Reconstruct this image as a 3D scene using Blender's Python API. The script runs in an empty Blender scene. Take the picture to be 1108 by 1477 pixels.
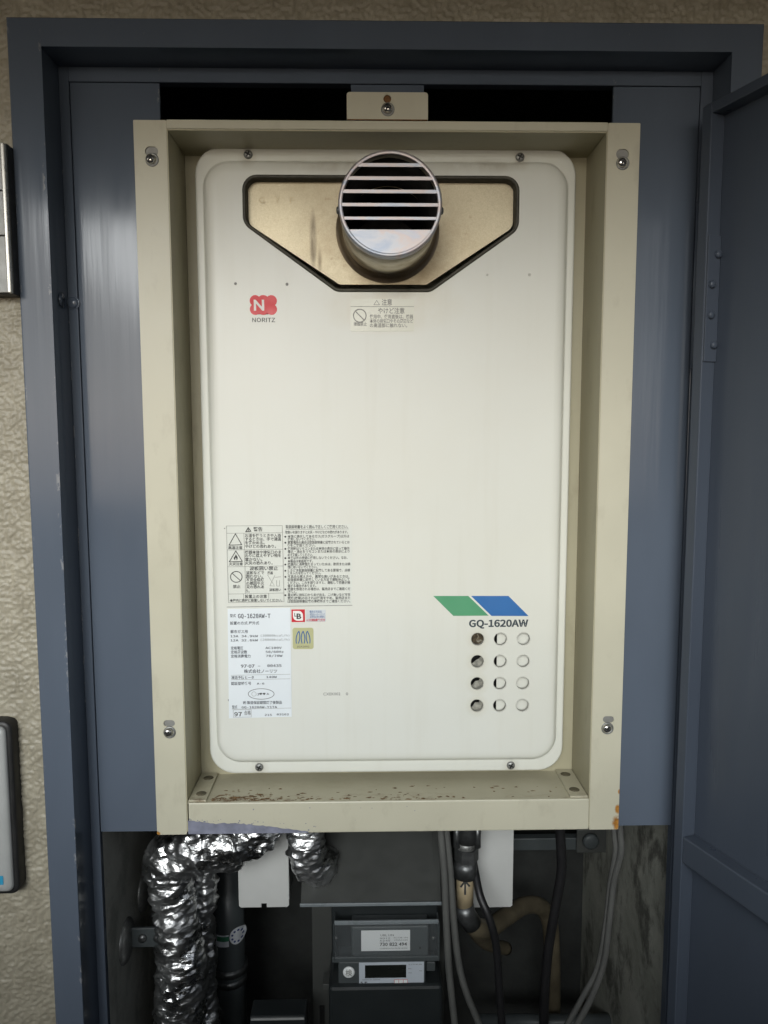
import bpy, bmesh, math, random
from math import radians, sin, cos, pi
from mathutils import Vector, Matrix, noise
from mathutils.geometry import tessellate_polygon
random.seed(7)
scene = bpy.context.scene
COL = scene.collection

# ------------------------------------------------------------------ camera
CAM_C = Vector((-0.01790872, -0.68267374, 0.05399935))
CAM_R = ((0.9997979, 0.0036270, 0.0197738), (-0.0200416, 0.1025857, 0.9945222), (-0.0015786, 0.9947176, -0.1026377))  # columns: right, up, forward
FPX, PW, PH = 1100.0, 1108.0, 1477.0
cd = bpy.data.cameras.new('camera'); cam = bpy.data.objects.new('camera', cd); COL.objects.link(cam)
cd.sensor_fit = 'VERTICAL'; cd.sensor_height = 36.0; cd.lens = 36.0 * FPX / PH
cd.clip_start = 0.01; cd.clip_end = 500
cam.matrix_world = Matrix([[CAM_R[i][0], CAM_R[i][1], -CAM_R[i][2], CAM_C[i]] for i in range(3)] + [[0, 0, 0, 1]])
scene.camera = cam

# ------------------------------------------------------------------ sky and sun (overcast day, under an added, unseen gallery roof)
SUN_EL, SUN_AZ = 21.0, 10.0          # azimuth: degrees to the left of straight behind the camera
w = bpy.data.worlds.new('World'); scene.world = w; w.use_nodes = True
nt = w.node_tree; bg = nt.nodes['Background']
sky = nt.nodes.new('ShaderNodeTexSky'); sky.sky_type = 'NISHITA'; sky.sun_disc = False
sky.sun_elevation = radians(SUN_EL); sky.sun_rotation = radians(180 + SUN_AZ)
sky.air_density = 1.0; sky.dust_density = 1.5; sky.ozone_density = 1.0
hs = nt.nodes.new('ShaderNodeHueSaturation'); hs.inputs['Saturation'].default_value = .40      # cloud cover greys the sky
nt.links.new(sky.outputs['Color'], hs.inputs['Color']); nt.links.new(hs.outputs['Color'], bg.inputs['Color']); bg.inputs['Strength'].default_value = 0.10
sl = bpy.data.lights.new('sun', 'SUN'); so = bpy.data.objects.new('sun', sl); COL.objects.link(so)
sl.energy = 1.5; sl.angle = radians(27); sl.color = (0.94, 0.985, 1.0)
a, e = radians(SUN_AZ), radians(SUN_EL)
sd = Vector((-sin(a) * cos(e), -cos(a) * cos(e), sin(e)))
so.rotation_euler = (-sd).to_track_quat('-Z', 'Y').to_euler()
so.location = sd * 20
vs = scene.view_settings
vs.view_transform = 'Standard'; vs.look = 'None'; vs.gamma = 1.0; vs.use_curve_mapping = False
vs.exposure = 0.44
scene.cycles.use_denoising = True
scene.cycles.denoiser = 'OPENIMAGEDENOISE'
scene.cycles.denoising_input_passes = 'RGB_ALBEDO_NORMAL'
scene.cycles.max_bounces = 8
scene.cycles.caustics_reflective = False

# ------------------------------------------------------------------ helpers
def at(u, v, y):
    """point of the place seen at photo pixel (u, v) at depth y (metres behind the mounting flange)"""
    d = Vector([CAM_R[i][0] * (u - PW / 2) / FPX - CAM_R[i][1] * (v - PH / 2) / FPX + CAM_R[i][2] for i in range(3)])
    return CAM_C + d * ((y - CAM_C.y) / d.y)
def worigin(o):
    p = Vector((0, 0, 0))
    while o is not None:
        p += o.location; o = o.parent
    return p
def tag(o, label=None, cat=None, group=None, kind=None):
    if label: o['label'] = label
    if cat: o['category'] = cat
    if group: o['group'] = group
    if kind: o['kind'] = kind
    return o
def thing(name, label, cat, loc, group=None):
    o = bpy.data.objects.new(name, None); COL.objects.link(o); o.location = loc; o.empty_display_size = .02
    return tag(o, label, cat, group)
def link(name, me, mat, parent=None, loc=(0, 0, 0)):
    o = bpy.data.objects.new(name, me); COL.objects.link(o)
    if mat is not None and not me.materials: me.materials.append(mat)
    o.location = Vector(loc)
    if parent is not None:
        o.location = Vector(loc) - worigin(parent); o.parent = parent
    return o
def mesh(name, V, F, smooth=False):
    me = bpy.data.meshes.new(name); me.from_pydata([tuple(v) for v in V], [], F); me.update()
    if smooth: me.shade_smooth()
    return me
def from_bm(name, bm, smooth=False):
    bmesh.ops.recalc_face_normals(bm, faces=bm.faces[:])
    me = bpy.data.meshes.new(name); bm.to_mesh(me); bm.free()
    if smooth: me.shade_smooth()
    return me
def box_bm(bm, x0, x1, y0, y1, z0, z1, bev=0.0, seg=2, T=None):
    vs_ = [bm.verts.new((x, y, z)) for x in (x0, x1) for y in (y0, y1) for z in (z0, z1)]
    fs = [bm.faces.new([vs_[i] for i in f]) for f in ((0, 1, 3, 2), (4, 6, 7, 5), (0, 4, 5, 1), (2, 3, 7, 6), (0, 2, 6, 4), (1, 5, 7, 3))]
    new = vs_
    if bev > 0:
        es = list({e_ for f in fs for e_ in f.edges})
        r = bmesh.ops.bevel(bm, geom=es, offset=bev, segments=seg, affect='EDGES', profile=.5)
        new = list({v for v in r['verts']} | {v for v in vs_ if v.is_valid})
    if T:
        for v in new: v.co = T(v.co)
def box(name, x0, x1, y0, y1, z0, z1, mat, parent=None, bev=0.0, T=None, seg=2):
    bm = bmesh.new(); box_bm(bm, x0, x1, y0, y1, z0, z1, bev, seg, T)
    return link(name, from_bm(name, bm), mat, parent)
def boxes(name, L, mat, parent=None, bev=0.0, T=None):
    bm = bmesh.new()
    for b in L: box_bm(bm, *b, bev=bev, T=T)
    return link(name, from_bm(name, bm), mat, parent)
def rrect(x0, x1, z0, z1, r, n=8):
    P = []
    for cx, cz, a0 in ((x1 - r, z1 - r, 0), (x0 + r, z1 - r, 90), (x0 + r, z0 + r, 180), (x1 - r, z0 + r, 270)):
        for k in range(n + 1):
            t = radians(a0 + 90 * k / n); P.append((cx + r * cos(t), cz + r * sin(t)))
    return P
def circ(cx, cz, r, n=32, rz=None):
    return [(cx + r * cos(2 * pi * k / n), cz + (rz or r) * sin(2 * pi * k / n)) for k in range(n)]
def rpoly(P, R, n=6):
    """polygon with rounded corners"""
    out = []; m = len(P)
    for i in range(m):
        p, a_, b_ = Vector(P[i]), Vector(P[i - 1]), Vector(P[(i + 1) % m])
        u, v = (a_ - p).normalized(), (b_ - p).normalized()
        ang = math.acos(max(-1, min(1, u.dot(v)))); r = R[i] if isinstance(R, (list, tuple)) else R
        d = r / math.tan(ang / 2); c = p + (u + v).normalized() * (r / sin(ang / 2))
        s, e_ = p + u * d - c, p + v * d - c
        a0 = math.atan2(s.y, s.x); a1 = math.atan2(e_.y, e_.x); da = (a1 - a0 + pi) % (2 * pi) - pi
        for k in range(n + 1):
            t = a0 + da * k / n; out.append((c.x + r * cos(t), c.y + r * sin(t)))
    return out
def sheet_data(outer, holes, y0, y1, side=True):
    """flat plate in the XZ plane between y0 (front) and y1 with holes"""
    loops = [outer] + list(holes); V = []; F = []
    flat = [p for L in loops for p in L]
    tris = tessellate_polygon([[Vector((p[0], p[1], 0)) for p in L] for L in loops])
    n = len(flat)
    V = [Vector((p[0], y0, p[1])) for p in flat]
    for t in tris:
        a_, b_, c_ = [flat[i] for i in t]
        ar = (b_[0] - a_[0]) * (c_[1] - a_[1]) - (b_[1] - a_[1]) * (c_[0] - a_[0])
        F.append(tuple(t) if ar > 0 else tuple(reversed(t)))
    if side:
        V += [Vector((p[0], y1, p[1])) for p in flat]
        F += [tuple(i + n for i in reversed(f)) for f in F[:]]
        k = 0
        for L in loops:
            m = len(L)
            for i in range(m):
                a_, b_ = k + i, k + (i + 1) % m
                F.append((a_, a_ + n, b_ + n, b_))
            k += m
    return V, F
def sheet(name, outer, holes, y0, y1, mat, parent=None, side=True):
    V, F = sheet_data(outer, holes, y0, y1, side)
    bm = bmesh.new(); vv = [bm.verts.new(v) for v in V]
    for f in F:
        try: bm.faces.new([vv[i] for i in f])
        except ValueError: pass
    if side: me = from_bm(name, bm)
    else:
        me = bpy.data.meshes.new(name); bm.to_mesh(me); bm.free()
    return link(name, me, mat, parent)
def loft(name, rings, mat, parent=None, smooth=True, closed=True, cap=False):
    n = len(rings[0]); V = [p for r in rings for p in r]; F = []
    for i in range(len(rings) - 1):
        for j in range(n if closed else n - 1):
            k = (j + 1) % n
            F.append((i * n + j, i * n + k, (i + 1) * n + k, (i + 1) * n + j))
    if cap:
        F.append(tuple(range(n))[::-1]); F.append(tuple((len(rings) - 1) * n + j for j in range(n)))
    bm = bmesh.new(); vv = [bm.verts.new(v) for v in V]
    for f in F: bm.faces.new([vv[i] for i in f])
    return link(name, from_bm(name, bm, smooth), mat, parent)
def lathe_data(prof, axis='y', n=32, c=(0, 0, 0)):
    """prof: (radius, along) pairs"""
    rings = []
    for r, h in prof:
        ring = []
        for k in range(n):
            t = 2 * pi * k / n; p, q = r * cos(t), r * sin(t)
            v = {'y': (p, h, q), 'x': (h, p, q), 'z': (p, q, h)}[axis]
            ring.append(Vector(v) + Vector(c))
        rings.append(ring)
    return rings
def lathe(name, prof, mat, parent=None, axis='y', n=32, c=(0, 0, 0), smooth=True, cap=True):
    return loft(name, lathe_data(prof, axis, n, c), mat, parent, smooth, cap=cap)
def spline(P, n=12):
    """Catmull-Rom through the points"""
    P = [Vector(p) for p in P]; Q = [2 * P[0] - P[1]] + P + [2 * P[-1] - P[-2]]; out = []
    for i in range(1, len(Q) - 2):
        a_, b_, c_, d_ = Q[i - 1:i + 3]
        for k in range(n):
            t = k / n
            out.append(.5 * ((2 * b_) + (c_ - a_) * t + (2 * a_ - 5 * b_ + 4 * c_ - d_) * t * t + (3 * b_ - a_ - 3 * c_ + d_) * t ** 3))
    out.append(P[-1]); return out
def tube_rings(path, rad, n=16):
    rings = []; up = Vector((0, 1, 0)); m = len(path); prev = None
    for i, p in enumerate(path):
        d = (path[min(i + 1, m - 1)] - path[max(i - 1, 0)]).normalized()
        if prev is None:
            s = d.cross(up)
            if s.length < 1e-3: s = d.cross(Vector((1, 0, 0)))
        else: s = prev - d * prev.dot(d)
        s.normalize(); prev = s; t = d.cross(s)
        r = rad(i / (m - 1)) if callable(rad) else rad
        rings.append([p + (s * cos(2 * pi * k / n) + t * sin(2 * pi * k / n)) * r for k in range(n)])
    return rings
def tube(name, path, rad, mat, parent=None, n=16, cap=True, smooth=True):
    return loft(name, tube_rings(path, rad, n), mat, parent, smooth, cap=cap)
import os
def bundled(fn):
    try: return bpy.data.fonts.load(os.path.join(bpy.utils.system_resource('DATAFILES', path='fonts'), fn))
    except Exception: return None
SANS, MONO = bundled('Noto Sans CJK Regular.woff2'), bundled('DejaVuSansMono.woff2')
def text_lines(name, lines, y, mat, parent, bold=0.0, res=2, font=None):
    """lines: (body, x0, z_baseline, cap_height, width or None[, shear]) joined into one print"""
    V, F = [], []
    for L in lines:
        body, x0, z0, h, wid = L[:5]
        cu = bpy.data.curves.new('txt', 'FONT'); cu.body = body; cu.size = 1.0; cu.resolution_u = res; cu.fill_mode = 'FRONT'
        f_ = font if body.isascii() else None
        cap = {SANS: .336, MONO: .70}.get(f_, .73) if f_ else .73
        cu.offset = bold * cap / .73
        if f_: cu.font = f_
        o = bpy.data.objects.new('txt', cu); COL.objects.link(o)
        dg = bpy.context.evaluated_depsgraph_get()
        me = bpy.data.meshes.new_from_object(o.evaluated_get(dg))
        if len(me.vertices):
            xs = [v.co.x for v in me.vertices]; lo, hi = min(xs), max(xs)
            s = h / cap; sx = s if wid is None else wid / max(hi - lo, 1e-6)
            b = len(V)
            V += [Vector((x0 + (v.co.x - lo) * sx, y, z0 + v.co.y * s)) for v in me.vertices]
            F += [tuple(b + i for i in p.vertices) for p in me.polygons]
        bpy.data.objects.remove(o); bpy.data.curves.remove(cu); bpy.data.meshes.remove(me)
    me = bpy.data.meshes.new(name); me.from_pydata(V, [], F); me.update()
    return link(name, me, mat, parent)
def strokes(name, segs, wd, y, mat, parent):
    """flat printed line work: polylines ((x,z),...) of width wd"""
    V, F = [], []
    for P in segs:
        for (x0, z0), (x1, z1) in zip(P[:-1], P[1:]):
            d = Vector((x1 - x0, z1 - z0)); 
            if d.length < 1e-7: continue
            d.normalize(); n = Vector((-d.y, d.x)) * wd / 2; e_ = d * wd * .35
            b = len(V)
            for q in ((x0 - e_.x - n.x, z0 - e_.y - n.y), (x1 + e_.x - n.x, z1 + e_.y - n.y), (x1 + e_.x + n.x, z1 + e_.y + n.y), (x0 - e_.x + n.x, z0 - e_.y + n.y)):
                V.append((q[0], y, q[1]))
            F.append((b, b + 1, b + 2, b + 3)); y -= 1e-6
    me = bpy.data.meshes.new(name); me.from_pydata(V, [], F); me.update()
    return link(name, me, mat, parent)

# ------------------------------------------------------------------ materials
def new_mat(name):
    m = bpy.data.materials.new(name); m.use_nodes = True
    return m, m.node_tree, m.node_tree.nodes['Principled BSDF']
def N(t, typ, **kw):
    n = t.nodes.new(typ)
    for k, v in kw.items():
        if k.startswith('in_'): n.inputs[k[3:]].default_value = v
        elif k.startswith('i'): n.inputs[int(k[1:])].default_value = v
        else: setattr(n, k, v)
    return n
def ramp(t, fac, stops):
    r = N(t, 'ShaderNodeValToRGB'); el = r.color_ramp.elements
    while len(el) < len(stops): el.new(.5)
    for e_, (p, c) in zip(el, stops): e_.position = p; e_.color = c if len(c) == 4 else (*c, 1)
    t.links.new(fac, r.inputs[0]); return r.outputs[0]
def coords(t, scale=(1, 1, 1), loc=(0, 0, 0)):
    g = N(t, 'ShaderNodeNewGeometry'); m = N(t, 'ShaderNodeMapping'); m.inputs['Scale'].default_value = scale; m.inputs['Location'].default_value = loc
    t.links.new(g.outputs['Position'], m.inputs[0]); return m.outputs[0]
def tex_noise(t, vec, scale, detail=4, rough=.55, dist=0):
    n = N(t, 'ShaderNodeTexNoise'); n.inputs['Scale'].default_value = scale; n.inputs['Detail'].default_value = detail
    n.inputs['Roughness'].default_value = rough; n.inputs['Distortion'].default_value = dist
    t.links.new(vec, n.inputs['Vector']); return n.outputs['Fac']
def mix(t, fac, a_, b_, mode='MIX'):
    m = N(t, 'ShaderNodeMix', data_type='RGBA', blend_type=mode)
    for s, v in ((0, fac), (6, a_), (7, b_)):
        if isinstance(v, (int, float)): m.inputs[s].default_value = v
        elif isinstance(v, tuple): m.inputs[s].default_value = v if len(v) == 4 else (*v, 1)
        else: t.links.new(v, m.inputs[s])
    return m.outputs[2]
def mul(t, a_, b_, op='MULTIPLY'):
    m = N(t, 'ShaderNodeMath', operation=op)
    for s, v in ((0, a_), (1, b_)):
        if isinstance(v, (int, float)): m.inputs[s].default_value = v
        else: t.links.new(v, m.inputs[s])
    return m.outputs[0]
def bump(t, p, h, strength, dist):
    b = N(t, 'ShaderNodeBump'); b.inputs['Strength'].default_value = strength; b.inputs['Distance'].default_value = dist
    t.links.new(h, b.inputs['Height']); t.links.new(b.outputs[0], p.inputs['Normal'])
def blob(t, cx, cz, rx, rz, soft=1.0, power=1.0):
    """soft elliptical mask around a point of the XZ plane: 1 inside, 0 outside"""
    v = coords(t, (1 / rx, 0, 1 / rz), (-cx / rx, 0, -cz / rz))
    l = N(t, 'ShaderNodeVectorMath', operation='LENGTH'); t.links.new(v, l.inputs[0])
    m = N(t, 'ShaderNodeMapRange'); m.inputs[1].default_value = 1; m.inputs[2].default_value = 1 - soft; m.inputs[3].default_value = 0; m.inputs[4].default_value = 1
    t.links.new(l.outputs['Value'], m.inputs[0]); return m.outputs[0]
def plain(name, col, rough=.5, metal=0.0, var=.12, vscale=30, bmp=0.0, bscale=200, spec=.5, stretch=(1, 1, 1), coat=0):
    m, t, p = new_mat(name)
    n = tex_noise(t, coords(t, stretch), vscale, 5)
    c0 = tuple(c * (1 - var) for c in col); c1 = tuple(min(1, c * (1 + var)) for c in col)
    t.links.new(ramp(t, n, [(.3, c0), (.7, c1)]), p.inputs['Base Color'])
    p.inputs['Roughness'].default_value = rough; p.inputs['Metallic'].default_value = metal; p.inputs['Specular IOR Level'].default_value = spec
    if coat: p.inputs['Coat Weight'].default_value = coat; p.inputs['Coat Roughness'].default_value = .08
    r = ramp(t, tex_noise(t, coords(t), vscale * 2.3, 4), [(.3, (rough * .8,) * 3), (.7, (min(1, rough * 1.2),) * 3)])
    t.links.new(r, p.inputs['Roughness'])
    if bmp: bump(t, p, tex_noise(t, coords(t, stretch), bscale, 4), bmp, .001)
    return m
M = {}
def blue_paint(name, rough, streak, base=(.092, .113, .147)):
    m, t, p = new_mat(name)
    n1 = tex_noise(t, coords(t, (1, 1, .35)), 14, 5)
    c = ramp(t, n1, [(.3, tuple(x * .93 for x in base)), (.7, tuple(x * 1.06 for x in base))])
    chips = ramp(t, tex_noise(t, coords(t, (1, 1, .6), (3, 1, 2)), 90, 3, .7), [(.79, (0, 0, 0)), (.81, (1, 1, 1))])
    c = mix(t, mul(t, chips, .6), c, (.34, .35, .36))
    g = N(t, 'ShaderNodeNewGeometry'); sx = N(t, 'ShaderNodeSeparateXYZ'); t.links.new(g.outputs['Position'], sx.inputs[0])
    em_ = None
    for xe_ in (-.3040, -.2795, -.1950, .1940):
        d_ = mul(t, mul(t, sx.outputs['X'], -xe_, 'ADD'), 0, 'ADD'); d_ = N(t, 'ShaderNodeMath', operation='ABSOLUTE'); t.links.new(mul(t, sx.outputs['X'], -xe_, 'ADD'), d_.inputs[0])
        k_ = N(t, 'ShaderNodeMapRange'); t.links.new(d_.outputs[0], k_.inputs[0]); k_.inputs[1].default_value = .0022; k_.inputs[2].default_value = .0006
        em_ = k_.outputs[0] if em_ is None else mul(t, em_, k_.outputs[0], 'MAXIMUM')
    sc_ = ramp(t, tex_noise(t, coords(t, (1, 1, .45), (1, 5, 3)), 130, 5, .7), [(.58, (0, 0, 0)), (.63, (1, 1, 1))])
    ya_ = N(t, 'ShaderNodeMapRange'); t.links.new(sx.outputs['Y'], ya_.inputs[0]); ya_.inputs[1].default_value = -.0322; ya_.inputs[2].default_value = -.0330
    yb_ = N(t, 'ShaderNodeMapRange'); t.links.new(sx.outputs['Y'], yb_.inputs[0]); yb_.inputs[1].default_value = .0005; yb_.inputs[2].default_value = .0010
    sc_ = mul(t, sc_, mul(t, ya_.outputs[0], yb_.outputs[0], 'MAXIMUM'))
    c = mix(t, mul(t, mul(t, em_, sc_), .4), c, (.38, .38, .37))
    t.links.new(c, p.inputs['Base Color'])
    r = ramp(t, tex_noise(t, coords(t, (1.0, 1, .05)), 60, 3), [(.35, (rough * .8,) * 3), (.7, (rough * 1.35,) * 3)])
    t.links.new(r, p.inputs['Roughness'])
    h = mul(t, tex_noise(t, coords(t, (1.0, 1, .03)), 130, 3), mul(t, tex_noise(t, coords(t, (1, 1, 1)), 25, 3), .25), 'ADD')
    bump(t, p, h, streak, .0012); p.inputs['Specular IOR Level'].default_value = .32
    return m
M['blue'] = blue_paint('blue_grey_gloss_paint', .15, .10)
M['blue_panel'] = blue_paint('blue_grey_brushed_paint', .13, .10)
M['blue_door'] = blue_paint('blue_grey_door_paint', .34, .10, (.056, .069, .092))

def beige(name, base=(.50, .482, .375), dirt=.25, rough=.38):
    m, t, p = new_mat(name)
    n1 = tex_noise(t, coords(t), 9, 5)
    c = ramp(t, n1, [(.3, tuple(x * .94 for x in base)), (.7, tuple(x * 1.05 for x in base))])
    d = ramp(t, tex_noise(t, coords(t, (1, 1, .5)), 38, 6, .65), [(.56, (0, 0, 0)), (.75, (1, 1, 1))])
    c = mix(t, mul(t, d, dirt), c, (.20, .17, .11))
    sp = ramp(t, tex_noise(t, coords(t, loc=(5, 2, 1)), 420, 2, .5), [(.80, (0, 0, 0)), (.82, (1, 1, 1))])
    c = mix(t, mul(t, sp, .6), c, (.16, .13, .09))
    t.links.new(c, p.inputs['Base Color'])
    t.links.new(ramp(t, n1, [(.3, (rough * .85,) * 3), (.7, (rough * 1.2,) * 3)]), p.inputs['Roughness'])
    bump(t, p, tex_noise(t, coords(t), 55, 3), .05, .001)
    return m
M['beige'] = beige('beige_enamel')
M['beige_shade_grime'] = beige('shaded_grimy_beige_enamel', (.37, .345, .24), .4, .45)  # darker copy of the enamel: recess shade painted in, along with brown grime
def shelf_mat():
    m, t, p = new_mat('rusty_beige_shelf')
    c = ramp(t, tex_noise(t, coords(t), 12, 5), [(.3, (.36, .335, .24)), (.7, (.44, .415, .31))])
    d = ramp(t, tex_noise(t, coords(t, (1, 1.6, 1)), 60, 6, .7), [(.50, (0, 0, 0)), (.66, (1, 1, 1))])
    edge = N(t, 'ShaderNodeMapRange'); g = N(t, 'ShaderNodeNewGeometry'); s = N(t, 'ShaderNodeSeparateXYZ')
    t.links.new(g.outputs['Position'], s.inputs[0]); t.links.new(s.outputs['Y'], edge.inputs[0])
    edge.inputs[1].default_value = .018; edge.inputs[2].default_value = .002; edge.inputs[3].default_value = .12; edge.inputs[4].default_value = 1
    left = N(t, 'ShaderNodeMapRange'); t.links.new(s.outputs['X'], left.inputs[0])
    left.inputs[1].default_value = .12; left.inputs[2].default_value = -.12; left.inputs[3].default_value = .25; left.inputs[4].default_value = 1
    c = mix(t, mul(t, d, mul(t, edge.outputs[0], left.outputs[0])), c, (.12, .065, .025))
    t.links.new(c, p.inputs['Base Color']); p.inputs['Roughness'].default_value = .5
    return m
M['shelf'] = shelf_mat()
def rusty_flange():
    m = beige('beige_enamel_with_rusty_corner'); t = m.node_tree; p = t.nodes['Principled BSDF']
    src = p.inputs['Base Color'].links[0].from_socket
    n = tex_noise(t, coords(t), 150, 5, .7)
    k = None
    for cx, cz, rx, rz in ((.2155, -.3125, .0075, .011), (.2160, -.299, .0045, .007), (.2168, -.282, .0018, .004), (-.2165, -.318, .004, .004)):
        b = blob(t, cx, cz, rx, rz, .8); k = b if k is None else mul(t, k, b, 'MAXIMUM')
    f = ramp(t, mul(t, k, mul(t, mul(t, n, 2.2), -.35, 'ADD')), [(.25, (0, 0, 0)), (.55, (1, 1, 1))])
    c = mix(t, f, src, ramp(t, n, [(.4, (.20, .075, .015)), (.6, (.42, .20, .04))]))
    t.links.new(c, p.inputs['Base Color']); return m
M['flange'] = rusty_flange()

def cover_mat():
    m, t, p = new_mat('ivory_enamel_cover')
    n1 = tex_noise(t, coords(t), 6, 5)
    c = ramp(t, n1, [(.3, (.632, .645, .592)), (.7, (.664, .677, .624))])
    n2 = tex_noise(t, coords(t, (1, 1, .7)), 45, 6, .65)
    st = mul(t, blob(t, 0, .172, .075, .030, .95), ramp(t, n2, [(.25, (.2,) * 3), (.7, (1, 1, 1))]))
    c = mix(t, mul(t, st, .55), c, (.50, .40, .20))
    for cx, cz, rx, rz, k in ((-.035, .296, .07, .010, .55), (.085, .296, .045, .009, .65), (0, .285, .14, .022, .22)):
        s = mul(t, blob(t, cx, cz, rx, rz, .9), ramp(t, n2, [(.3, (.1,) * 3), (.7, (1, 1, 1))]))
        c = mix(t, mul(t, s, k), c, (.26, .21, .13))
    sp = ramp(t, tex_noise(t, coords(t, loc=(3, 7, 1)), 300, 2, .5), [(.83, (0, 0, 0)), (.85, (1, 1, 1))])
    c = mix(t, mul(t, sp, .45), c, (.25, .22, .16))
    # grubby halo round the first column of vent holes
    for k in range(4):
        c = mix(t, mul(t, blob(t, .0866, -.1438 - .022 * k, .0125, .0135, .6), .25), c, (.46, .41, .26))
    t.links.new(c, p.inputs['Base Color'])
    t.links.new(ramp(t, n1, [(.3, (.30,) * 3), (.7, (.40,) * 3)]), p.inputs['Roughness'])
    age = ramp(t, tex_noise(t, coords(t, loc=(4, 4, 9)), 3.5, 6, .6), [(.42, (0, 0, 0)), (.72, (1, 1, 1))])
    c = mix(t, mul(t, age, .16), c, (.58, .53, .38))
    run = ramp(t, tex_noise(t, coords(t, (1, 1, .06)), 70, 5, .6), [(.52, (0, 0, 0)), (.75, (1, 1, 1))])
    c = mix(t, mul(t, mul(t, run, tex_noise(t, coords(t), 9, 3)), .16), c, (.42, .38, .26))
    for cx, cz in ((-.1264, .3020), (.1214, .3010), (-.1269, -.2760), (.1220, -.2765)):
        c = mix(t, mul(t, mul(t, blob(t, cx, cz, .010, .012, .9), n2), .7), c, (.30, .24, .14))
    t.links.new(c, p.inputs['Base Color'])
    bump(t, p, mul(t, tex_noise(t, coords(t), 7, 2), mul(t, tex_noise(t, coords(t), 160, 2), .03), 'ADD'), .12, .004)
    return m
M['cover'] = cover_mat()
def flue_plate_mat():
    m, t, p = new_mat('heat_stained_steel')
    fine = tex_noise(t, coords(t), 900, 3, .7); big = tex_noise(t, coords(t), 16, 5)
    c = ramp(t, big, [(.3, (.39, .345, .245)), (.7, (.57, .52, .39))])
    c = mix(t, .25, c, ramp(t, fine, [(.3, (.25, .2, .12)), (.7, (.7, .62, .42))]))
    ring = mul(t, blob(t, 0, .230, .098, .075, .75), ramp(t, tex_noise(t, coords(t), 35, 6, .7), [(.3, (.15,) * 3), (.7, (1, 1, 1))]))
    c = mix(t, mul(t, ring, .9), c, (.17, .11, .05))
    top = mul(t, blob(t, -.06, .285, .10, .030, .9), ramp(t, tex_noise(t, coords(t), 22, 5, .65), [(.3, (.1,) * 3), (.7, (1, 1, 1))]))
    c = mix(t, mul(t, top, .55), c, (.22, .165, .085))
    drip = mul(t, blob(t, -.0685, .232, .0040, .030, .75), ramp(t, tex_noise(t, coords(t, (1, 1, .2)), 120, 4), [(.3, (.3,) * 3), (.6, (1, 1, 1))]))
    c = mix(t, mul(t, drip, 1.0), c, (.045, .030, .020))
    drip2 = blob(t, -.0625, .212, .0025, .014, .8)
    c = mix(t, mul(t, drip2, .6), c, (.10, .07, .04))
    spots = ramp(t, tex_noise(t, coords(t, loc=(1, 4, 2)), 110, 5, .7), [(.62, (0, 0, 0)), (.74, (1, 1, 1))])
    c = mix(t, mul(t, spots, .5), c, (.16, .10, .05))
    t.links.new(c, p.inputs['Base Color']); p.inputs['Metallic'].default_value = .6
    t.links.new(ramp(t, big, [(.3, (.40,) * 3), (.7, (.52,) * 3)]), p.inputs['Roughness'])
    bump(t, p, fine, .05, .0005); return m
M['flue_plate'] = flue_plate_mat()
def pipe_mat():
    m, t, p = new_mat('browned_stainless_pipe')
    n = tex_noise(t, coords(t, (1, 1.5, 1)), 30, 6, .65)
    c = ramp(t, n, [(.3, (.36, .30, .20)), (.5, (.56, .50, .39)), (.72, (.68, .64, .56))])
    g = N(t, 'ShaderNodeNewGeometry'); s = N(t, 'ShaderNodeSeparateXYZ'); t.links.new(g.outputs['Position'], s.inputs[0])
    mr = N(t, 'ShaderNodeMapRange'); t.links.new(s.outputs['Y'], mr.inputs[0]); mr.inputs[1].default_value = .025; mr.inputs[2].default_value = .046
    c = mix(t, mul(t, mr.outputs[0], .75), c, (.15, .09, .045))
    t.links.new(c, p.inputs['Base Color']); p.inputs['Metallic'].default_value = .85; p.inputs['Roughness'].default_value = .36
    return m
M['pipe'] = pipe_mat()
def grille_mat():
    m, t, p = new_mat('heat_tinted_steel')
    n = tex_noise(t, coords(t, (1, 1, 2.2)), 26, 4, .6, .6)
    c = ramp(t, n, [(.28, (.31, .35, .42)), (.42, (.40, .41, .44)), (.52, (.44, .385, .37)), (.62, (.38, .39, .44)), (.75, (.43, .42, .39))])
    t.links.new(c, p.inputs['Base Color']); p.inputs['Metallic'].default_value = .7; p.inputs['Roughness'].default_value = .48
    bump(t, p, tex_noise(t, coords(t), 60, 3), .06, .001); return m
M['grille'] = grille_mat()
M['steel'] = plain('bright_zinc_screw', (.62, .61, .58), .22, .95, .2, 300)
M['steel_dull'] = plain('dull_grey_metal', (.24, .245, .235), .45, .6, .25, 200)
M['galv'] = plain('galvanised_plate', (.24, .24, .225), .55, .3, .15, 120)
M['grime'] = plain('dark_grime', (.10, .088, .055), .7, 0, .4, 300)
M['rust'] = plain('brown_rust', (.16, .075, .025), .8, 0, .5, 400, .5, 700)
M['black'] = plain('black_gap', (.008, .008, .008), .6)
M['gasket'] = plain('dark_olive_gasket', (.05, .047, .034), .6, 0, .3, 120)
M['soot'] = plain('sooty_flue_inside', (.012, .011, .010), .7, .2, .3, 60)
M['void'] = plain('unlit_dark_concrete', (.030, .032, .030), .9, 0, .3, 20)  # near-black puts the lack of light inside the shaft into the colour
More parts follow.
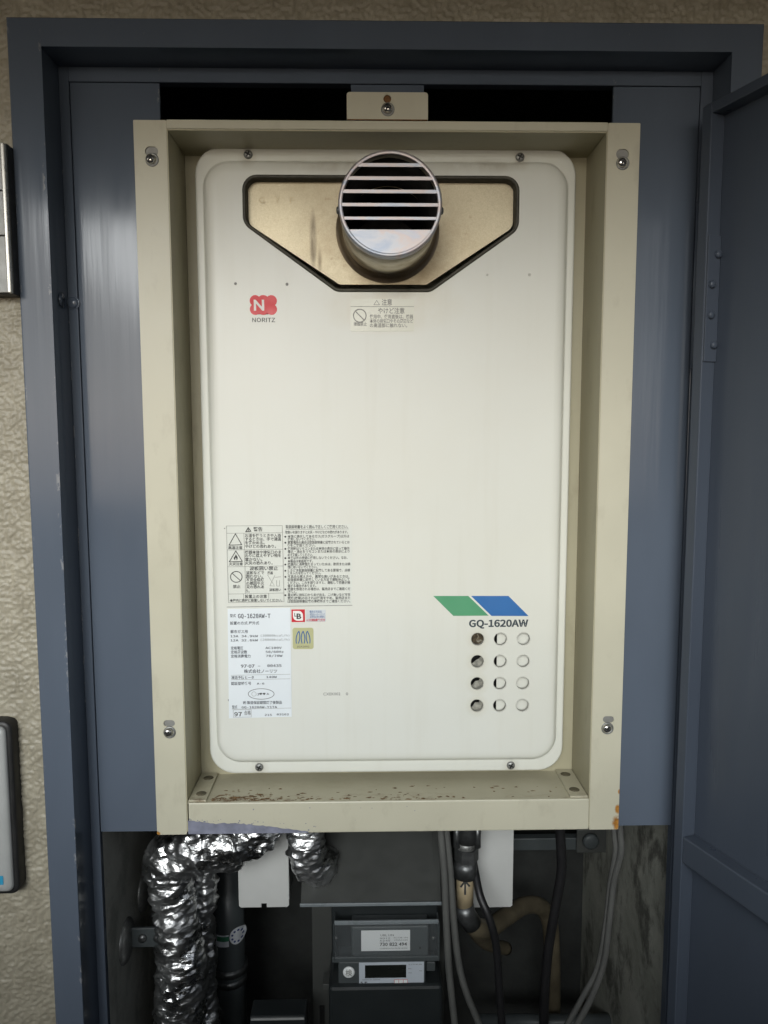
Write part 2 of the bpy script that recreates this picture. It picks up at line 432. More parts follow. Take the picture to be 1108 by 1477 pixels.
def conc(name, a_, b_, stain):
    m, t, p = new_mat(name)
    n = tex_noise(t, coords(t), 16, 7, .65, .4)
    c = ramp(t, n, [(.32, a_), (.68, b_)])
    s = ramp(t, tex_noise(t, coords(t, (1, 1.4, .9), (2, 1, 4)), 15, 7, .68, .25), [(.50, (0, 0, 0)), (.62, (1, 1, 1))])
    c = mix(t, mul(t, s, stain), c, (.028, .028, .022))
    s2 = ramp(t, tex_noise(t, coords(t, (1, 1, 1), (7, 2, 4)), 60, 6, .7), [(.66, (0, 0, 0)), (.70, (1, 1, 1))])
    c = mix(t, mul(t, s2, .4 * stain), c, (.40, .40, .36))
    t.links.new(c, p.inputs['Base Color']); p.inputs['Roughness'].default_value = .8
    bump(t, p, tex_noise(t, coords(t), 70, 6, .7), .55, .003); return m
M['conc_right'] = conc('stained_concrete', (.26, .27, .225), (.48, .485, .42), .72)
M['conc_left'] = conc('grey_concrete', (.42, .425, .37), (.56, .565, .50), .3)
def stucco_mat():
    m, t, p = new_mat('beige_textured_wall_coating')
    n = tex_noise(t, coords(t), 40, 6, .65)
    c = ramp(t, n, [(.3, (.235, .214, .160)), (.7, (.335, .310, .240))])
    t.links.new(c, p.inputs['Base Color']); p.inputs['Roughness'].default_value = .42; p.inputs['Specular IOR Level'].default_value = .4
    bump(t, p, tex_noise(t, coords(t), 300, 2, .6), .45, .0012); return m
M['stucco'] = stucco_mat()
M['slab'] = plain('gallery_concrete', (.11, .107, .10), .9, 0, .1, 6)
M['floor'] = plain('gallery_floor_concrete', (.13, .128, .12), .8, 0, .1, 6)
M['white_sheet'] = plain('white_powder_coat', (.55, .56, .54), .45, 0, .05, 20)
M['print'] = plain('black_print', (.045, .047, .045), .6, 0, .1)
M['vent_rim'] = plain('grey_hole_edge', (.30, .295, .26), .5, 0, .4, 400)  # grey ring round each punched hole, darker than the cover
M['dimple_pale'] = plain('pale_dimple', (.50, .50, .45), .5)
M['print_grey'] = plain('grey_print', (.085, .088, .085), .6, 0, .2, 300)
M['print_faint'] = plain('worn_grey_print', (.25, .25, .235), .6, 0, .2, 300)
M['ink'] = plain('dot_matrix_ink', (.05, .058, .07), .6, 0, .2, 300)
M['dark_text'] = plain('dark_teal_lettering', (.03, .045, .055), .5, 0, .05)
M['red'] = plain('red_print', (.66, .025, .035), .45, 0, .06)
M['badge_red'] = plain('red_sticker', (.55, .012, .030), .4, 0, .06)
M['green'] = plain('green_print', (.075, .29, .145), .45, 0, .04)
M['blue_print'] = plain('blue_print', (.022, .13, .36), .45, 0, .05)
M['white_print'] = plain('white_print', (.78, .77, .74), .45, 0, .02)
M['paper'] = plain('bluish_white_sticker', (.71, .76, .79), .42, 0, .03, 20)
M['clear_sticker'] = plain('yellowed_clear_sticker', (.615, .62, .525), .3, 0, .03, 20)
M['warn_bg'] = plain('pale_printed_ground', (.635, .658, .605), .38, 0, .02, 20)
M['khaki'] = plain('khaki_badge', (.45, .45, .24), .45, .0, .05)
M['badge_blue'] = plain('badge_blue', (.03, .11, .30), .4)
def foil_mat():
    m, t, p = new_mat('aluminium_foil_tape')
    n = tex_noise(t, coords(t), 40, 4)
    t.links.new(ramp(t, n, [(.3, (.50, .51, .51)), (.7, (.74, .75, .75))]), p.inputs['Base Color'])
    p.inputs['Metallic'].default_value = 1.0; p.inputs['Roughness'].default_value = .20
    v = N(t, 'ShaderNodeTexVoronoi', feature='F1'); v.inputs['Scale'].default_value = 80; t.links.new(coords(t, (1, 1, 1.9)), v.inputs['Vector'])
    h = mul(t, v.outputs['Distance'], tex_noise(t, coords(t, (1, 1, 1.8)), 55, 4, .55, .8), 'ADD')
    t.links.new(ramp(t, tex_noise(t, coords(t), 28, 4), [(.35, (.18,) * 3), (.65, (.45,) * 3)]), p.inputs['Roughness'])
    bump(t, p, h, .50, .005); return m
M['foil'] = foil_mat()
M['cable_grey'] = plain('grey_cable_sheath', (.10, .102, .096), .45, 0, .12, 40)
M['cable_black'] = plain('black_rubber_cable', (.012, .012, .013), .45, 0, .2, 60)
M['hose'] = plain('beige_gas_hose', (.34, .275, .17), .45, 0, .15, 60)
M['hose_shaded'] = plain('shaded_beige_hose', (.105, .088, .056), .55, 0, .3, 40)  # hose colour darkened to carry the shade deep in the shaft
M['fitting'] = plain('dark_cast_fitting', (.13, .135, .135), .38, .75, .35, 120, .3, 300)
M['meter_case'] = plain('grey_meter_case', (.062, .072, .074), .42, 0, .1, 30)
M['meter_dark'] = plain('dark_meter_case', (.020, .024, .025), .38, 0, .1, 30)
M['meter_label'] = plain('white_meter_label', (.84, .87, .86), .4, 0, .03)
M['meter_face'] = plain('silver_meter_face', (.52, .57, .62), .4, .0, .05)
M['rib'] = plain('grey_plastic_rib', (.19, .215, .225), .3)
M['lcd'] = plain('dark_lcd', (.012, .014, .012), .25)
M['hood'] = plain('grey_painted_hood', (.055, .058, .054), .5, 0, .1, 30)
M['tape_green'] = plain('green_tape', (.05, .22, .12), .4)
M['tape_white'] = plain('white_tape', (.74, .77, .80), .4, 0, .1, 60)
M['tape_blue'] = plain('blue_dots', (.03, .06, .22), .4)
M['silver'] = plain('satin_silver_plate', (.36, .37, .36), .55, .15, .06, 60)
M['silver_edge'] = plain('pale_metal_trim', (.66, .65, .60), .3, .5, .05)
M['rubber'] = plain('black_rubber_surround', (.015, .015, .015), .5)
M['sky_blue'] = plain('light_blue_sticker', (.03, .28, .46), .4)
M['smear'] = plain('blue_grey_paint_smear', (.20, .21, .27), .5, 0, .25, 90, .4, 200)
M['debris'] = plain('brown_debris', (.12, .07, .03), .9, 0, .5, 300)
def clear_mat():
    m, t, p = new_mat('clear_plastic_cover')
    p.inputs['Base Color'].default_value = (.30, .33, .34, 1); p.inputs['Roughness'].default_value = .12; p.inputs['Alpha'].default_value = .08
    return m
M['clear'] = clear_mat()

# ================================================================== the setting
Y_WALL, Y_FRAME = -.029, -.035
def stucco_grid(name, x0, x1, z0, z1, step=.0013):
    nx, nz = int((x1 - x0) / step) + 1, int((z1 - z0) / step) + 1; V, F = [], []
    for j in range(nz + 1):
        for i in range(nx + 1):
            x, z = x0 + (x1 - x0) * i / nx, z0 + (z1 - z0) * j / nz
            q = Vector((x * 1.0, 0, z * 1.25))
            a_ = noise.noise(q * 290); b_ = noise.noise(q * 480 + Vector((4, 1, 0))); c_ = noise.noise(q * 60 + Vector((1, 7, 3)))
            h = .0021 * max(-.2, min(.35, a_ * 1.9)) + .0004 * b_ + .0005 * c_
            V.append((x, Y_WALL - h, z))
    m = nx + 1
    for j in range(nz):
        for i in range(nx): F.append((j * m + i, j * m + i + 1, (j + 1) * m + i + 1, (j + 1) * m + i))
    return V, F
V, F = [], []
def addg(g):
    b = len(V); V.extend(g[0]); F.extend(tuple(i + b for i in f) for f in g[1])
addg(stucco_grid('', -.43, -.300, -.52, .4399)); addg(stucco_grid('', -.300, .42, .378, .4399)); addg(stucco_grid('', .298, .42, .24, .378))
def quad(x0, x1, z0, z1, y=Y_WALL): addg(([(x0, y, z0), (x1, y, z0), (x1, y, z1), (x0, y, z1)], [(0, 1, 2, 3)]))
quad(-7, -.43, -1.35, .440); quad(.42, 7, -1.35, .440); quad(-.43, .42, .4399, .4400); quad(-.43, .42, -1.35, -.95); quad(.298, .42, -.95, .24); quad(-.43, -.300, -.95, -.52)
tag(link('wall', mesh('wall', V, F, True), M['stucco']), kind='structure')
# shaft behind the cabinet front
SX0, SX1, SY, SZ0, SZ1 = -.2705, .2705, .33, -.95, .42
tag(box('shaft_wall_left', SX0 - .05, SX0, .008, SY, SZ0, SZ1, M['conc_left']), kind='structure')
tag(box('shaft_wall_right', SX1 + .012, SX1 + .06, .008, SY, SZ0, SZ1, M['conc_right']), kind='structure')
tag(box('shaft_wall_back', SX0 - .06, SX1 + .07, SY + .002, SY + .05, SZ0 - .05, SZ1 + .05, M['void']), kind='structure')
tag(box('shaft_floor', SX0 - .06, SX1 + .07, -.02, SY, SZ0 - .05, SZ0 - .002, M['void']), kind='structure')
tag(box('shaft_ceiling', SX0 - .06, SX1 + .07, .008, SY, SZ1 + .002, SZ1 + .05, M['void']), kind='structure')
# out-of-view gallery surfaces, added to block and shape the daylight and its reflection
tag(box('unseen_gallery_floor', -7, 7, -1.10, Y_WALL - .001, -1.45, -1.35, M['floor']), kind='structure')
tag(box('unseen_gallery_roof', -7, 7, -.75, Y_WALL - .001, .440, .60, M['slab']), kind='structure')
tag(box('unseen_parapet', -7, 7, -1.10, -.97, -1.349, -.10, M['slab']), kind='structure')

# ================================================================== blue steel cabinet
cab = thing('meter_cabinet', 'blue-grey painted steel cabinet frame set in the beige textured wall, its door open', 'cabinet', (0, 0, SZ0))
FX0, FX1, FZ1 = -.3045, .3035, .3832
IX0, IX1, IZ1 = -.279, .2795, .3625
def frame_part(name, x0, x1, y0, y1, z0, z1, bev=.0012): return box(name, x0, x1, y0, y1, z0, z1, M['blue'], cab, bev)
bm = bmesh.new()
U = [(FX0, SZ0), (IX0, SZ0), (IX0, IZ1), (IX1, IZ1), (IX1, SZ0), (FX1, SZ0), (FX1, FZ1), (FX0, FZ1)]
fr = [bm.verts.new((x, Y_FRAME, z)) for x, z in U]; bk = [bm.verts.new((x, .006, z)) for x, z in U]
bm.faces.new(fr); bm.faces.new(bk[::-1])
for i in range(8): bm.faces.new((fr[i], bk[i], bk[(i + 1) % 8], fr[(i + 1) % 8]))
es = [e_ for e_ in bm.edges if all(abs(v.co.y - Y_FRAME) < 1e-6 for v in e_.verts)]
bmesh.ops.bevel(bm, geom=es, offset=.0014, segments=3, affect='EDGES', profile=.5)
link('outer_frame', from_bm('outer_frame', bm), M['blue'], cab)
PZ0 = -.317   # bottom edge of the infill panels
frame_part('stop_strip', IX0, -.2706, .0012, .012, SZ0, IZ1, .0006)
frame_part('stop_strip', .2690, IX1, .0012, .012, SZ0, IZ1, .0006)
frame_part('stop_strip', -.2706, .2690, .0015, .012, .3505, IZ1, .0006)
bp = M['blue_panel']
box('infill_panel', -.2700, -.1945, .0022, .006, PZ0, .3500, bp, cab, .0005)
box('infill_panel', .1935, .2685, .0022, .006, PZ0, .3500, bp, cab, .0005)
box('centre_strip', -.0320, .0305, .0022, .006, .3135, .3500, bp, cab, .0005)
lathe('bolt', [(.0001, -.0012), (.0038, -.0011), (.0046, -.0004), (.0047, .0006), (.0054, .0008), (.0060, .0002), (.0062, .0016)], M['blue'], cab, c=(-.2748, 0, .1672), n=28)
lathe('bolt', [(.0001, -.0016), (.0042, -.0014), (.0048, -.0004), (.0052, .0012), (.0064, .0020)], M['blue'], cab, axis='x', c=(-.2800, -.014, .1672), n=24)
# the open door: a welded frame of square bar with the sheet on its far side
TH = radians(110); DP = Vector((at(1013, 165, -.030).x, -.030))
du, dn = Vector((-cos(TH), -sin(TH))), Vector((-sin(TH), cos(TH)))
def DT(c):   # x: along the leaf from the hinge, y: out of its inner face, z: up
    p = DP + du * c.x + dn * c.y; return Vector((p.x, p.y, c.z))
ZT, ZI = .3205, .3120
DW, BW, BD = .535, .0105, .0140
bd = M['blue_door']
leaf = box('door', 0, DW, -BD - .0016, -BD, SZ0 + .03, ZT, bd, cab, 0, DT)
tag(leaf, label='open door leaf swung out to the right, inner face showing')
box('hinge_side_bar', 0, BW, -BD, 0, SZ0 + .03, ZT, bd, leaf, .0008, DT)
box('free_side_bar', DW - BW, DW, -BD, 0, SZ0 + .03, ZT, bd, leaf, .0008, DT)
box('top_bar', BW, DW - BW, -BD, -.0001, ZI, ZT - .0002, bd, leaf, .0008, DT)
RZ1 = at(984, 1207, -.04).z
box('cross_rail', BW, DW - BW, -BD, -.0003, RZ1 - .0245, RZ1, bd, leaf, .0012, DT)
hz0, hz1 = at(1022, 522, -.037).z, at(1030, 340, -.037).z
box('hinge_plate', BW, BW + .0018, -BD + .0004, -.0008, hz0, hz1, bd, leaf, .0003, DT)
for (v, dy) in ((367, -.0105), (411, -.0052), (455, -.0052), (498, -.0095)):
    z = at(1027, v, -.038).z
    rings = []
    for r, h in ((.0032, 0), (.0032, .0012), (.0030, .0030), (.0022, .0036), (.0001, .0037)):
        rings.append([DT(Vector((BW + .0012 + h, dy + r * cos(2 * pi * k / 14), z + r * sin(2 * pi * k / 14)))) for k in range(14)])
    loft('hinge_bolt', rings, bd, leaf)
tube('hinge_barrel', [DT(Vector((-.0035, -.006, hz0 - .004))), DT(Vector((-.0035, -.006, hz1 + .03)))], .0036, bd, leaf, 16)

# ================================================================== beige mounting frame
mf = thing('mounting_frame', 'beige enamelled sheet-metal surround screwed onto the blue panels around the heater', 'frame', (0, 0, -.319))
be, fl = M['beige'], M['flange']
FW, FH, IN = .217, .3192, .1893
def slot(cx, cz): return rrect(cx - .0052, cx + .0052, cz - .0031, cz + .0031, .0030, 5)
def keyhole(cx, cz, s=1):
    P = rrect(cx - .0055, cx + .0055, cz - .0042, cz + .0042, .0040, 5)
    return P
for sgn, nm in ((-1, 'left_side'), (1, 'right_side')):
    x0, x1 = sorted((sgn * FW, sgn * IN))
    hs = [keyhole(sgn * .2022, .2935), slot(sgn * .2035 + .001, -.2115)]
    o = sheet(nm, rrect(x0, x1, -FH, FH, .0008, 2), hs, 0, .0012, fl, mf)
    box('return_wall', *sorted((sgn * IN, sgn * (IN - .0012))), .0002, .060, -.3165, FH - .0004, M['beige_shade_grime'], o)
    for h in ((.2022, .2935), (.2035, -.2115)):
        box('slot_backing', sgn * h[0] - .0075, sgn * h[0] + .0095, .0013, .0020, h[1] - .008, h[1] + .008, M['galv'], o)
def top_lip():
    o = box('top_lip', -IN + .0004, IN - .0004, -.0006, .0010, .3122, FH + .0004, be, mf, .0005)
    box('top_return', -IN + .0014, IN - .0014, .0003, .0600, .3110, .3122, M['beige_shade_grime'], o)
top_lip()
tabo = sheet('top_tab', rpoly([(-.0355, .3198), (.0337, .3198), (.0337, .3424), (-.0355, .3424)], [.0006, .0006, .0025, .0025], 4), [circ(-.0010, .3370, .0034, 18)], -.0016, -.0002, be, mf)
lathe('rusty_hole', [(.0001, .0004), (.0022, .0002), (.0036, -.0001), (.0037, .0012)], M['rust'], tabo, c=(-.0010, 0, .3370), n=18)
box('rust_seam', -.0352, .0332, -.0019, -.0007, .3196, .3203, M['rust'], tabo)
sill = box('sill', -.1870, .1885, -.0010, .0006, -.3185, -.2882, be, mf, .0010)
box('shelf', -IN + .0014, IN - .0014, .0006, .0598, -.2894, -.2882, M['shelf'], sill)
tag(sill, label='bottom sill with a blue-grey paint smear at its left end and rust debris')
for sgn in (-1, 1):
    x0, x1 = sorted((sgn * (IN - .0018), sgn * (IN - .0185)))
    pl = box('corner_plate', x0, x1, .0010, .0590, -.2882, -.2862, M['shelf'], sill, .0004)
    for yy in (.014, .047):
        lathe('rivet', [(.0050, .0004), (.0038, .0008), (.0001, .0009)], M['grime'], pl, axis='z', c=((x0 + x1) / 2 - sgn * .001, yy, -.2865), n=14)
back = sheet('back_sheet', [(-IN + .0014, -.3165), (IN - .0014, -.3165), (IN - .0014, .3110), (-IN + .0014, .3110)], [[(-.165, -.276), (.164, -.276), (.164, .300), (-.165, .300)]], .0600, .0612, M['beige_shade_grime'], mf)
# paint smear on the sill
xs = [at(u, 1195, 0).x for u in range(272, 445, 4)]; P = []
for i, x in enumerate(xs):
    f = i / (len(xs) - 1); top = .0125 * (1 - f ** 1.3) * (1 - .5 * math.exp(-((f - .1) / .05) ** 2) * 0)
    top = (.0135 - .004 * min(1, f / .25)) if f < .25 else .0095 * (1 - ((f - .25) / .75) ** 1.6) + .0008
    P.append((x, -.3180 + top + random.uniform(-.0006, .0006)))
sm = [(xs[0], -.3182)] + [(xs[-1] + .001, -.3182)] + P[::-1]
sheet('paint_smear', sm, [], -.00145, -.0011, M['smear'], sill)
bm = bmesh.new()
for k in range(46):
    f = random.random() ** 1.5; x = xs[0] + f * .12; z = -.3045 - f * .008 + random.gauss(0, .0016)
    if k > 34: x = random.uniform(-.18, .05); z = random.uniform(-.312, -.293)
    s = random.uniform(.0003, .0008); n = 5; a0 = random.random() * 6
    bm.faces.new([bm.verts.new((x + s * cos(a0 + 2 * pi * j / n) * random.uniform(.7, 1.3), -.00135, z + s * sin(a0 + 2 * pi * j / n) * random.uniform(.7, 1.3))) for j in range(n)])
tag(link('paint_specks', from_bm('paint_specks', bm), M['smear'], sill), kind='stuff')
# crumbs of rust on the shelf
bm = bmesh.new()
for k in range(300):
    if k < 190: x = -.145 + random.gauss(0, .030); y = .0025 + abs(random.gauss(0, .006))
    elif k < 240: x = random.choice((-.075, -.005, .008, .03, .06, -.04)) + random.gauss(0, .006); y = .002 + abs(random.gauss(0, .003))
    else: x = random.uniform(-.16, .165); y = random.uniform(.002, .03)
    if abs(x) > .166: continue
    s = random.uniform(.0003, .0009) * (1.6 if random.random() < .15 else 1); a0 = random.gauss(0, .5); c0 = Vector((x, y, -.2881)); el = random.uniform(1, 5)
    base = [bm.verts.new(c0 + Vector((s * el * cos(a0 + 1.57 * j) * random.uniform(.6, 1.2), s * sin(a0 + 1.57 * j), 0))) for j in range(4)]
    t = bm.verts.new(c0 + Vector((0, 0, s * random.uniform(.4, 1.0))))
    for j in range(4): bm.faces.new((base[j], base[(j + 1) % 4], t))
tag(link('rust_debris', from_bm('rust_debris', bm), M['debris'], sill), kind='stuff')

# pan-head cross screws
def screw_parts(r=.0046, h=.0030):
    prof = [(r * 1.0, 0), (r * .98, -h * .35), (r * .86, -h * .72), (r * .6, -h * .95), (r * .3, -h * 1.03), (.0001, -h * 1.05)]
    rings = lathe_data(prof, 'y', 24); n = 24; Vv = [p for q in rings for p in q]; Ff = []
    for i in range(len(rings) - 1):
        for j in range(n): Ff.append((i * n + j, i * n + (j + 1) % n, (i + 1) * n + (j + 1) % n, (i + 1) * n + j))
    head = mesh('screw_head', Vv, Ff, True)
    b = bmesh.new()
    for a0 in (.5, .5 + pi / 2):
        R = Matrix.Rotation(a0, 3, 'Y')
        box_bm(b, -r * .66, r * .66, -h * 1.10, -h * .8, -r * .16, r * .16, T=lambda c: R @ c)
    return head, from_bm('cross_slot', b)
S_BIG, S_RIM = screw_parts(.0042, .0032), screw_parts(.0041, .0020)
def screw(parent, x, y, z, kind=S_BIG, mat='steel', washer=True):
    o = link('screw', kind[0], M[mat], parent, (x, y, z))
    link('cross_slot', kind[1], M['black'], o, (x, y, z))
    return o
for o_ in (S_BIG[0],): o_.materials.append(M['steel'])
S_RIM[0].materials.append(M['steel_dull']); S_BIG[1].materials.append(M['black']); S_RIM[1].materials.append(M['black'])
WASH = mesh('washer', *(lambda r: ([p for q in r for p in q], [(i * 20 + j, i * 20 + (j + 1) % 20, (i + 1) * 20 + (j + 1) % 20, (i + 1) * 20 + j) for i in range(3) for j in range(20)]))(lathe_data([(.0058, .0002), (.0056, -.0007), (.0040, -.0008), (.0038, 0)], 'y', 20)), True)
WASH.materials.append(M['steel_dull'])
for x, z in ((-.2030, .2870), (.2016, .2862), (-.2034, -.2197), (.2028, -.2197)):
    s = screw(mf, x, -.0006, z); link('washer', WASH, None, s, (x + .0010, 0, z - .0003))
s = screw(mf, -.0009, -.0022, .3288); link('washer', WASH, None, s, (-.0006, -.0016, .3284))

# ================================================================== gas water heater
wh = thing('water_heater', 'ivory gas water heater with round flue outlet, stickers and vent holes', 'water heater', (0, .06, -.28))
CX = -.0004
Y_FACE, Y_RIM = .034, .042
def ring_at(x0, x1, z0, z1, r, y, n=10): return [Vector((p[0], y, p[1])) for p in rrect(x0, x1, z0, z1, r, n)]
CL, CR, CT, CB = -.1752, .1736, .3133, -.2800       # outer rim
RL, RR, RT, RB = -.1674, .1660, .3000, -.2672       # foot of the raised face
def inset(d, y, r0=.024):
    return ring_at(RL + d, RR - d, RB + d, RT - d, max(.004, r0 - d), y)
rings = [[v + Vector((0, 0, 0)) for v in inset(.0120, Y_FACE)], inset(.0105, Y_FACE), inset(.0070, Y_FACE + .0003), inset(.0045, Y_FACE + .0010), inset(.0026, Y_FACE + .0024), inset(.0012, Y_FACE + .0044), inset(.0003, Y_FACE + .0066), inset(0, Y_RIM - .0006), inset(-.0006, Y_RIM - .0001), inset(-.0016, Y_RIM)]
rim = [(-.0005, 0, .027), ]
for d, y, r in ((.0022, Y_RIM, .0225), (.0010, Y_RIM + .0003, .0237), (.0002, Y_RIM + .0012, .0245), (0, Y_RIM + .0025, .0247), (0, Y_RIM + .0150, .0247)):
    rings.append(ring_at(CL + d, CR - d, CB + d, CT - d, r, y))
# flat face with the flue opening and the vent holes
TRAP = [(-.1290, .2838), (-.1290, .2440), (-.0465, .1850), (.0390, .1850), (.1178, .2400), (.1178, .2838)]
flue_open = rpoly(TRAP, [.011, .012, .010, .010, .012, .011])
HX, HZ = (.0864, .1085, .1308), (-.1435, -.1655, -.1875, -.2097)
vents = [circ(x, z, .0062, 28) for x in HX for z in HZ]
face_out = [(v.x, v.z) for v in rings[0]]
face = sheet('front_cover', face_out, [flue_open] + vents, Y_FACE, Y_FACE + .0008, M['cover'], wh, side=True)
loft('cover_rim', rings, M['cover'], face)
# lip round the flue opening
def off_ring(P, d, y):
    c = Vector((sum(p[0] for p in P) / len(P), sum(p[1] for p in P) / len(P))); out = []; n = len(P)
    for i in range(n):
        a_, b_ = Vector(P[i - 1]), Vector(P[(i + 1) % n]); t_ = (b_ - a_).normalized(); nn = Vector((-t_.y, t_.x))
        if nn.dot(Vector(P[i]) - c) < 0: nn = -nn
        q = Vector(P[i]) + nn * d; out.append(Vector((q.x, y, q.y)))
    return out
loft('opening_lip', [off_ring(flue_open, .0022, Y_FACE - .0001), off_ring(flue_open, .0012, Y_FACE - .0012), off_ring(flue_open, 0, Y_FACE - .0013), off_ring(flue_open, -.0009, Y_FACE - .0006), off_ring(flue_open, -.0012, Y_FACE + .002), off_ring(flue_open, -.0012, Y_FACE + .0125)], M['gasket'], face)
body = box('casing', -.166, .165, .152, .24, -.290, .306, M['beige'], wh)
boxes('casing_side', [(-.1662, -.1650, .0614, .1518, -.290, .306), (.1642, .1654, .0614, .1518, -.290, .306), (-.1648, .1640, .0614, .1518, .3045, .306), (-.1648, .1640, .0614, .1518, -.290, -.2885)], M['beige'], body)
box('inner_chassis', -.163, .162, .0615, .0635, -.272, .180, M['black'], wh)
# heat-stained flue plate
PLY = .0440
pl_out = rpoly([(-.1274, .2850), (-.1274, .2455), (-.0445, .1915), (.0365, .1915), (.1162, .2432), (.1162, .2850)], [.008, .010, .006, .006, .010, .008])
plate = sheet('flue_plate', pl_out, [circ(.0003, .2380, .0412, 48)], PLY, PLY + .0012, M['flue_plate'], wh)
text_lines('embossed_letters', [('G', -.1175, .2640, .0058, .0055), ('Y', -.1035, .2640, .0058, .0055), ('F', -.0895, .2640, .0058, .0045)], PLY - .0003, plain('stamped_steel', (.46, .39, .255), .5, .5, .1, 80), plate)
# round flue outlet
FZ, FR, FY = .2403, .0416, -.0385
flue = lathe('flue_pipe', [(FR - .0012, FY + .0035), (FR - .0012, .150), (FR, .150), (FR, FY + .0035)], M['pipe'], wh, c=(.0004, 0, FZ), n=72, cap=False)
bm_ = flue.data
bmm = bmesh.new(); bmm.from_mesh(bm_)
vv = list(bmm.verts); bmm.verts.ensure_lookup_table()
for j in range(72): bmm.faces.new([bmm.verts[3 * 72 + j], bmm.verts[3 * 72 + (j + 1) % 72], bmm.verts[(j + 1) % 72], bmm.verts[j]])
bmesh.ops.recalc_face_normals(bmm, faces=bmm.faces[:]); bmm.to_mesh(bm_); bmm.free()
lathe('flue_end', [(.0001, .148), (FR - .0013, .1485)], M['black'], flue, c=(.0004, 0, FZ), n=48, cap=False)
lathe('inner_liner', [(FR - .0016, FY + .012), (FR - .0022, FY + .012), (FR - .0022, .147), (FR - .0016, .147)], M['soot'], flue, c=(.0004, 0, FZ), n=64, cap=False)
lathe('base_collar', [(FR + .0002, PLY - .0065), (FR + .0012, PLY - .0060), (FR + .0016, PLY - .0035), (FR + .0040, PLY - .0014), (FR + .0062, PLY - .0004)], M['pipe'], flue, c=(.0004, 0, FZ), n=64, cap=False)
# end cap: ring, lower blank plate, bars
gx = .0004
lathe('grille_ring', [(FR + .0003, FY + .010), (FR + .0009, FY + .0092), (FR + .0009, FY + .0012), (FR + .0003, FY + .0002), (FR - .0008, FY), (FR - .0022, FY), (FR - .0026, FY + .0004), (FR - .0026, FY + .0030)], M['grille'], flue, c=(gx, 0, FZ), n=72, cap=False)
def chord(z, r): return math.sqrt(max(0, r * r - (z - FZ) ** 2))
zz = [FZ + FR * (1 - 2 * (k - 70) / 362.0) for k in (113, 125, 158, 170, 203, 215, 249, 260, 296, 306)]
for k in range(5):
    z1, z0 = zz[2 * k], zz[2 * k + 1]; r = FR - .0020
    P = []
    for sgn, seq in ((1, [z0 + (z1 - z0) * i / 4 for i in range(5)]), (-1, [z1 + (z0 - z1) * i / 4 for i in range(5)])):
        for z in seq: P.append((gx + sgn * chord(z, r), z))
    # little fillets where the bar runs into the ring
    zc = (z0 + z1) / 2; 
    P = [(p[0], p[1]) for p in P]
    sheet('grille_bar', P, [], FY + .0001, FY + .0016, M['grille'], flue)
zb = FZ + FR * (1 - 2 * (340 - 70) / 362.0)
t0 = math.asin((zb - FZ) / (FR - .002)); P = []
for k in range(41):
    t_ = pi - t0 + (pi + 2 * t0) * k / 40; P.append((gx + (FR - .002) * cos(t_), FZ + (FR - .002) * sin(t_)))
sheet('blank_plate', P, [], FY + .0001, FY + .0016, M['grille'], flue)
for sgn in (-1, 1):
    lathe('side_screw', [(.0032, sgn * (FR + .0004)), (.0032, sgn * (FR + .0016)), (.0022, sgn * (FR + .0026)), (.0001, sgn * (FR + .0029))], M['fitting'], flue, axis='x', c=(gx, FY + .009, FZ - .003), n=18)
# rim screws
for x, z in ((-.1264, .3060), (.1214, .3049), (-.1269, -.2732), (.1220, -.2740)):
    screw(wh, x, Y_RIM - .0002, z, S_RIM, 'steel_dull')
# behind the vent holes
box('vent_backing', .1064, .1500, .0410, .0418, -.232, -.128, M['cover'], wh)
def dirty():
    m, t, p = new_mat('dirty_grey_plate')
    n = tex_noise(t, coords(t), 130, 6, .7, .6)
    c = ramp(t, n, [(.40, (.022, .018, .010)), (.5, (.085, .06, .03)), (.58, (.30, .30, .25))])
    t.links.new(c, p.inputs['Base Color']); p.inputs['Roughness'].default_value = .8; return m
gm = dirty(); gx_ = HX[0]
box('grimy_plate', .0760, .1000, .0425, .0435, -.1545, -.128, gm, wh)
M['dusty'] = plain('dusty_grey_part', (.27, .265, .225), .7, 0, .5, 260)
for k in (1, 2, 3):
    z = HZ[k] - .0018; j = random.uniform(-.0012, .0012)
    sheet('dusty_part', [(gx_ - .0085, z - .009), (gx_ + .0090, z - .009), (gx_ + .0090, z + .0085), (gx_ + .0048, z + .0062 + j), (gx_ + .0030, z + .0020), (gx_ - .0005, z + .0012 + j), (gx_ - .0035, z - .0024), (gx_ - .0085, z - .0030 + j)], [], .0425, .0435, M['dusty'], wh)
for x in HX:
    for z in HZ:
        lathe('vent_rim', [(.0067, -.0001), (.0063, .0002), (.0061, .0010), (.0060, .0040)], M['vent_rim'], face, c=(x, Y_FACE, z), n=28, cap=False)
# small dimples in the enamel
for x, z, r in ((-.1390, .1902, .0013), (-.0920, .1898, .0014), (.0915, .1985, .0011), (.1305, .1988, .0014), (-.1535, -.2020, .0012), (-.1540, -.0350, .0006)):
    lathe('dimple', [(r, -.0001), (r * .8, -.0004), (r * .3, -.0002), (.0001, -.0001)], M['dimple_pale'] if x > 0 else M['print_faint'], face, c=(x, Y_FACE, z), n=12)

# ---------------------------------------------------------------- print and stickers on the cover
YP = Y_FACE - .00015; YS = Y_FACE - .0004; YT = Y_FACE - .0006
def px(u, v): p = at(u, v, Y_FACE); return (p.x, p.z)
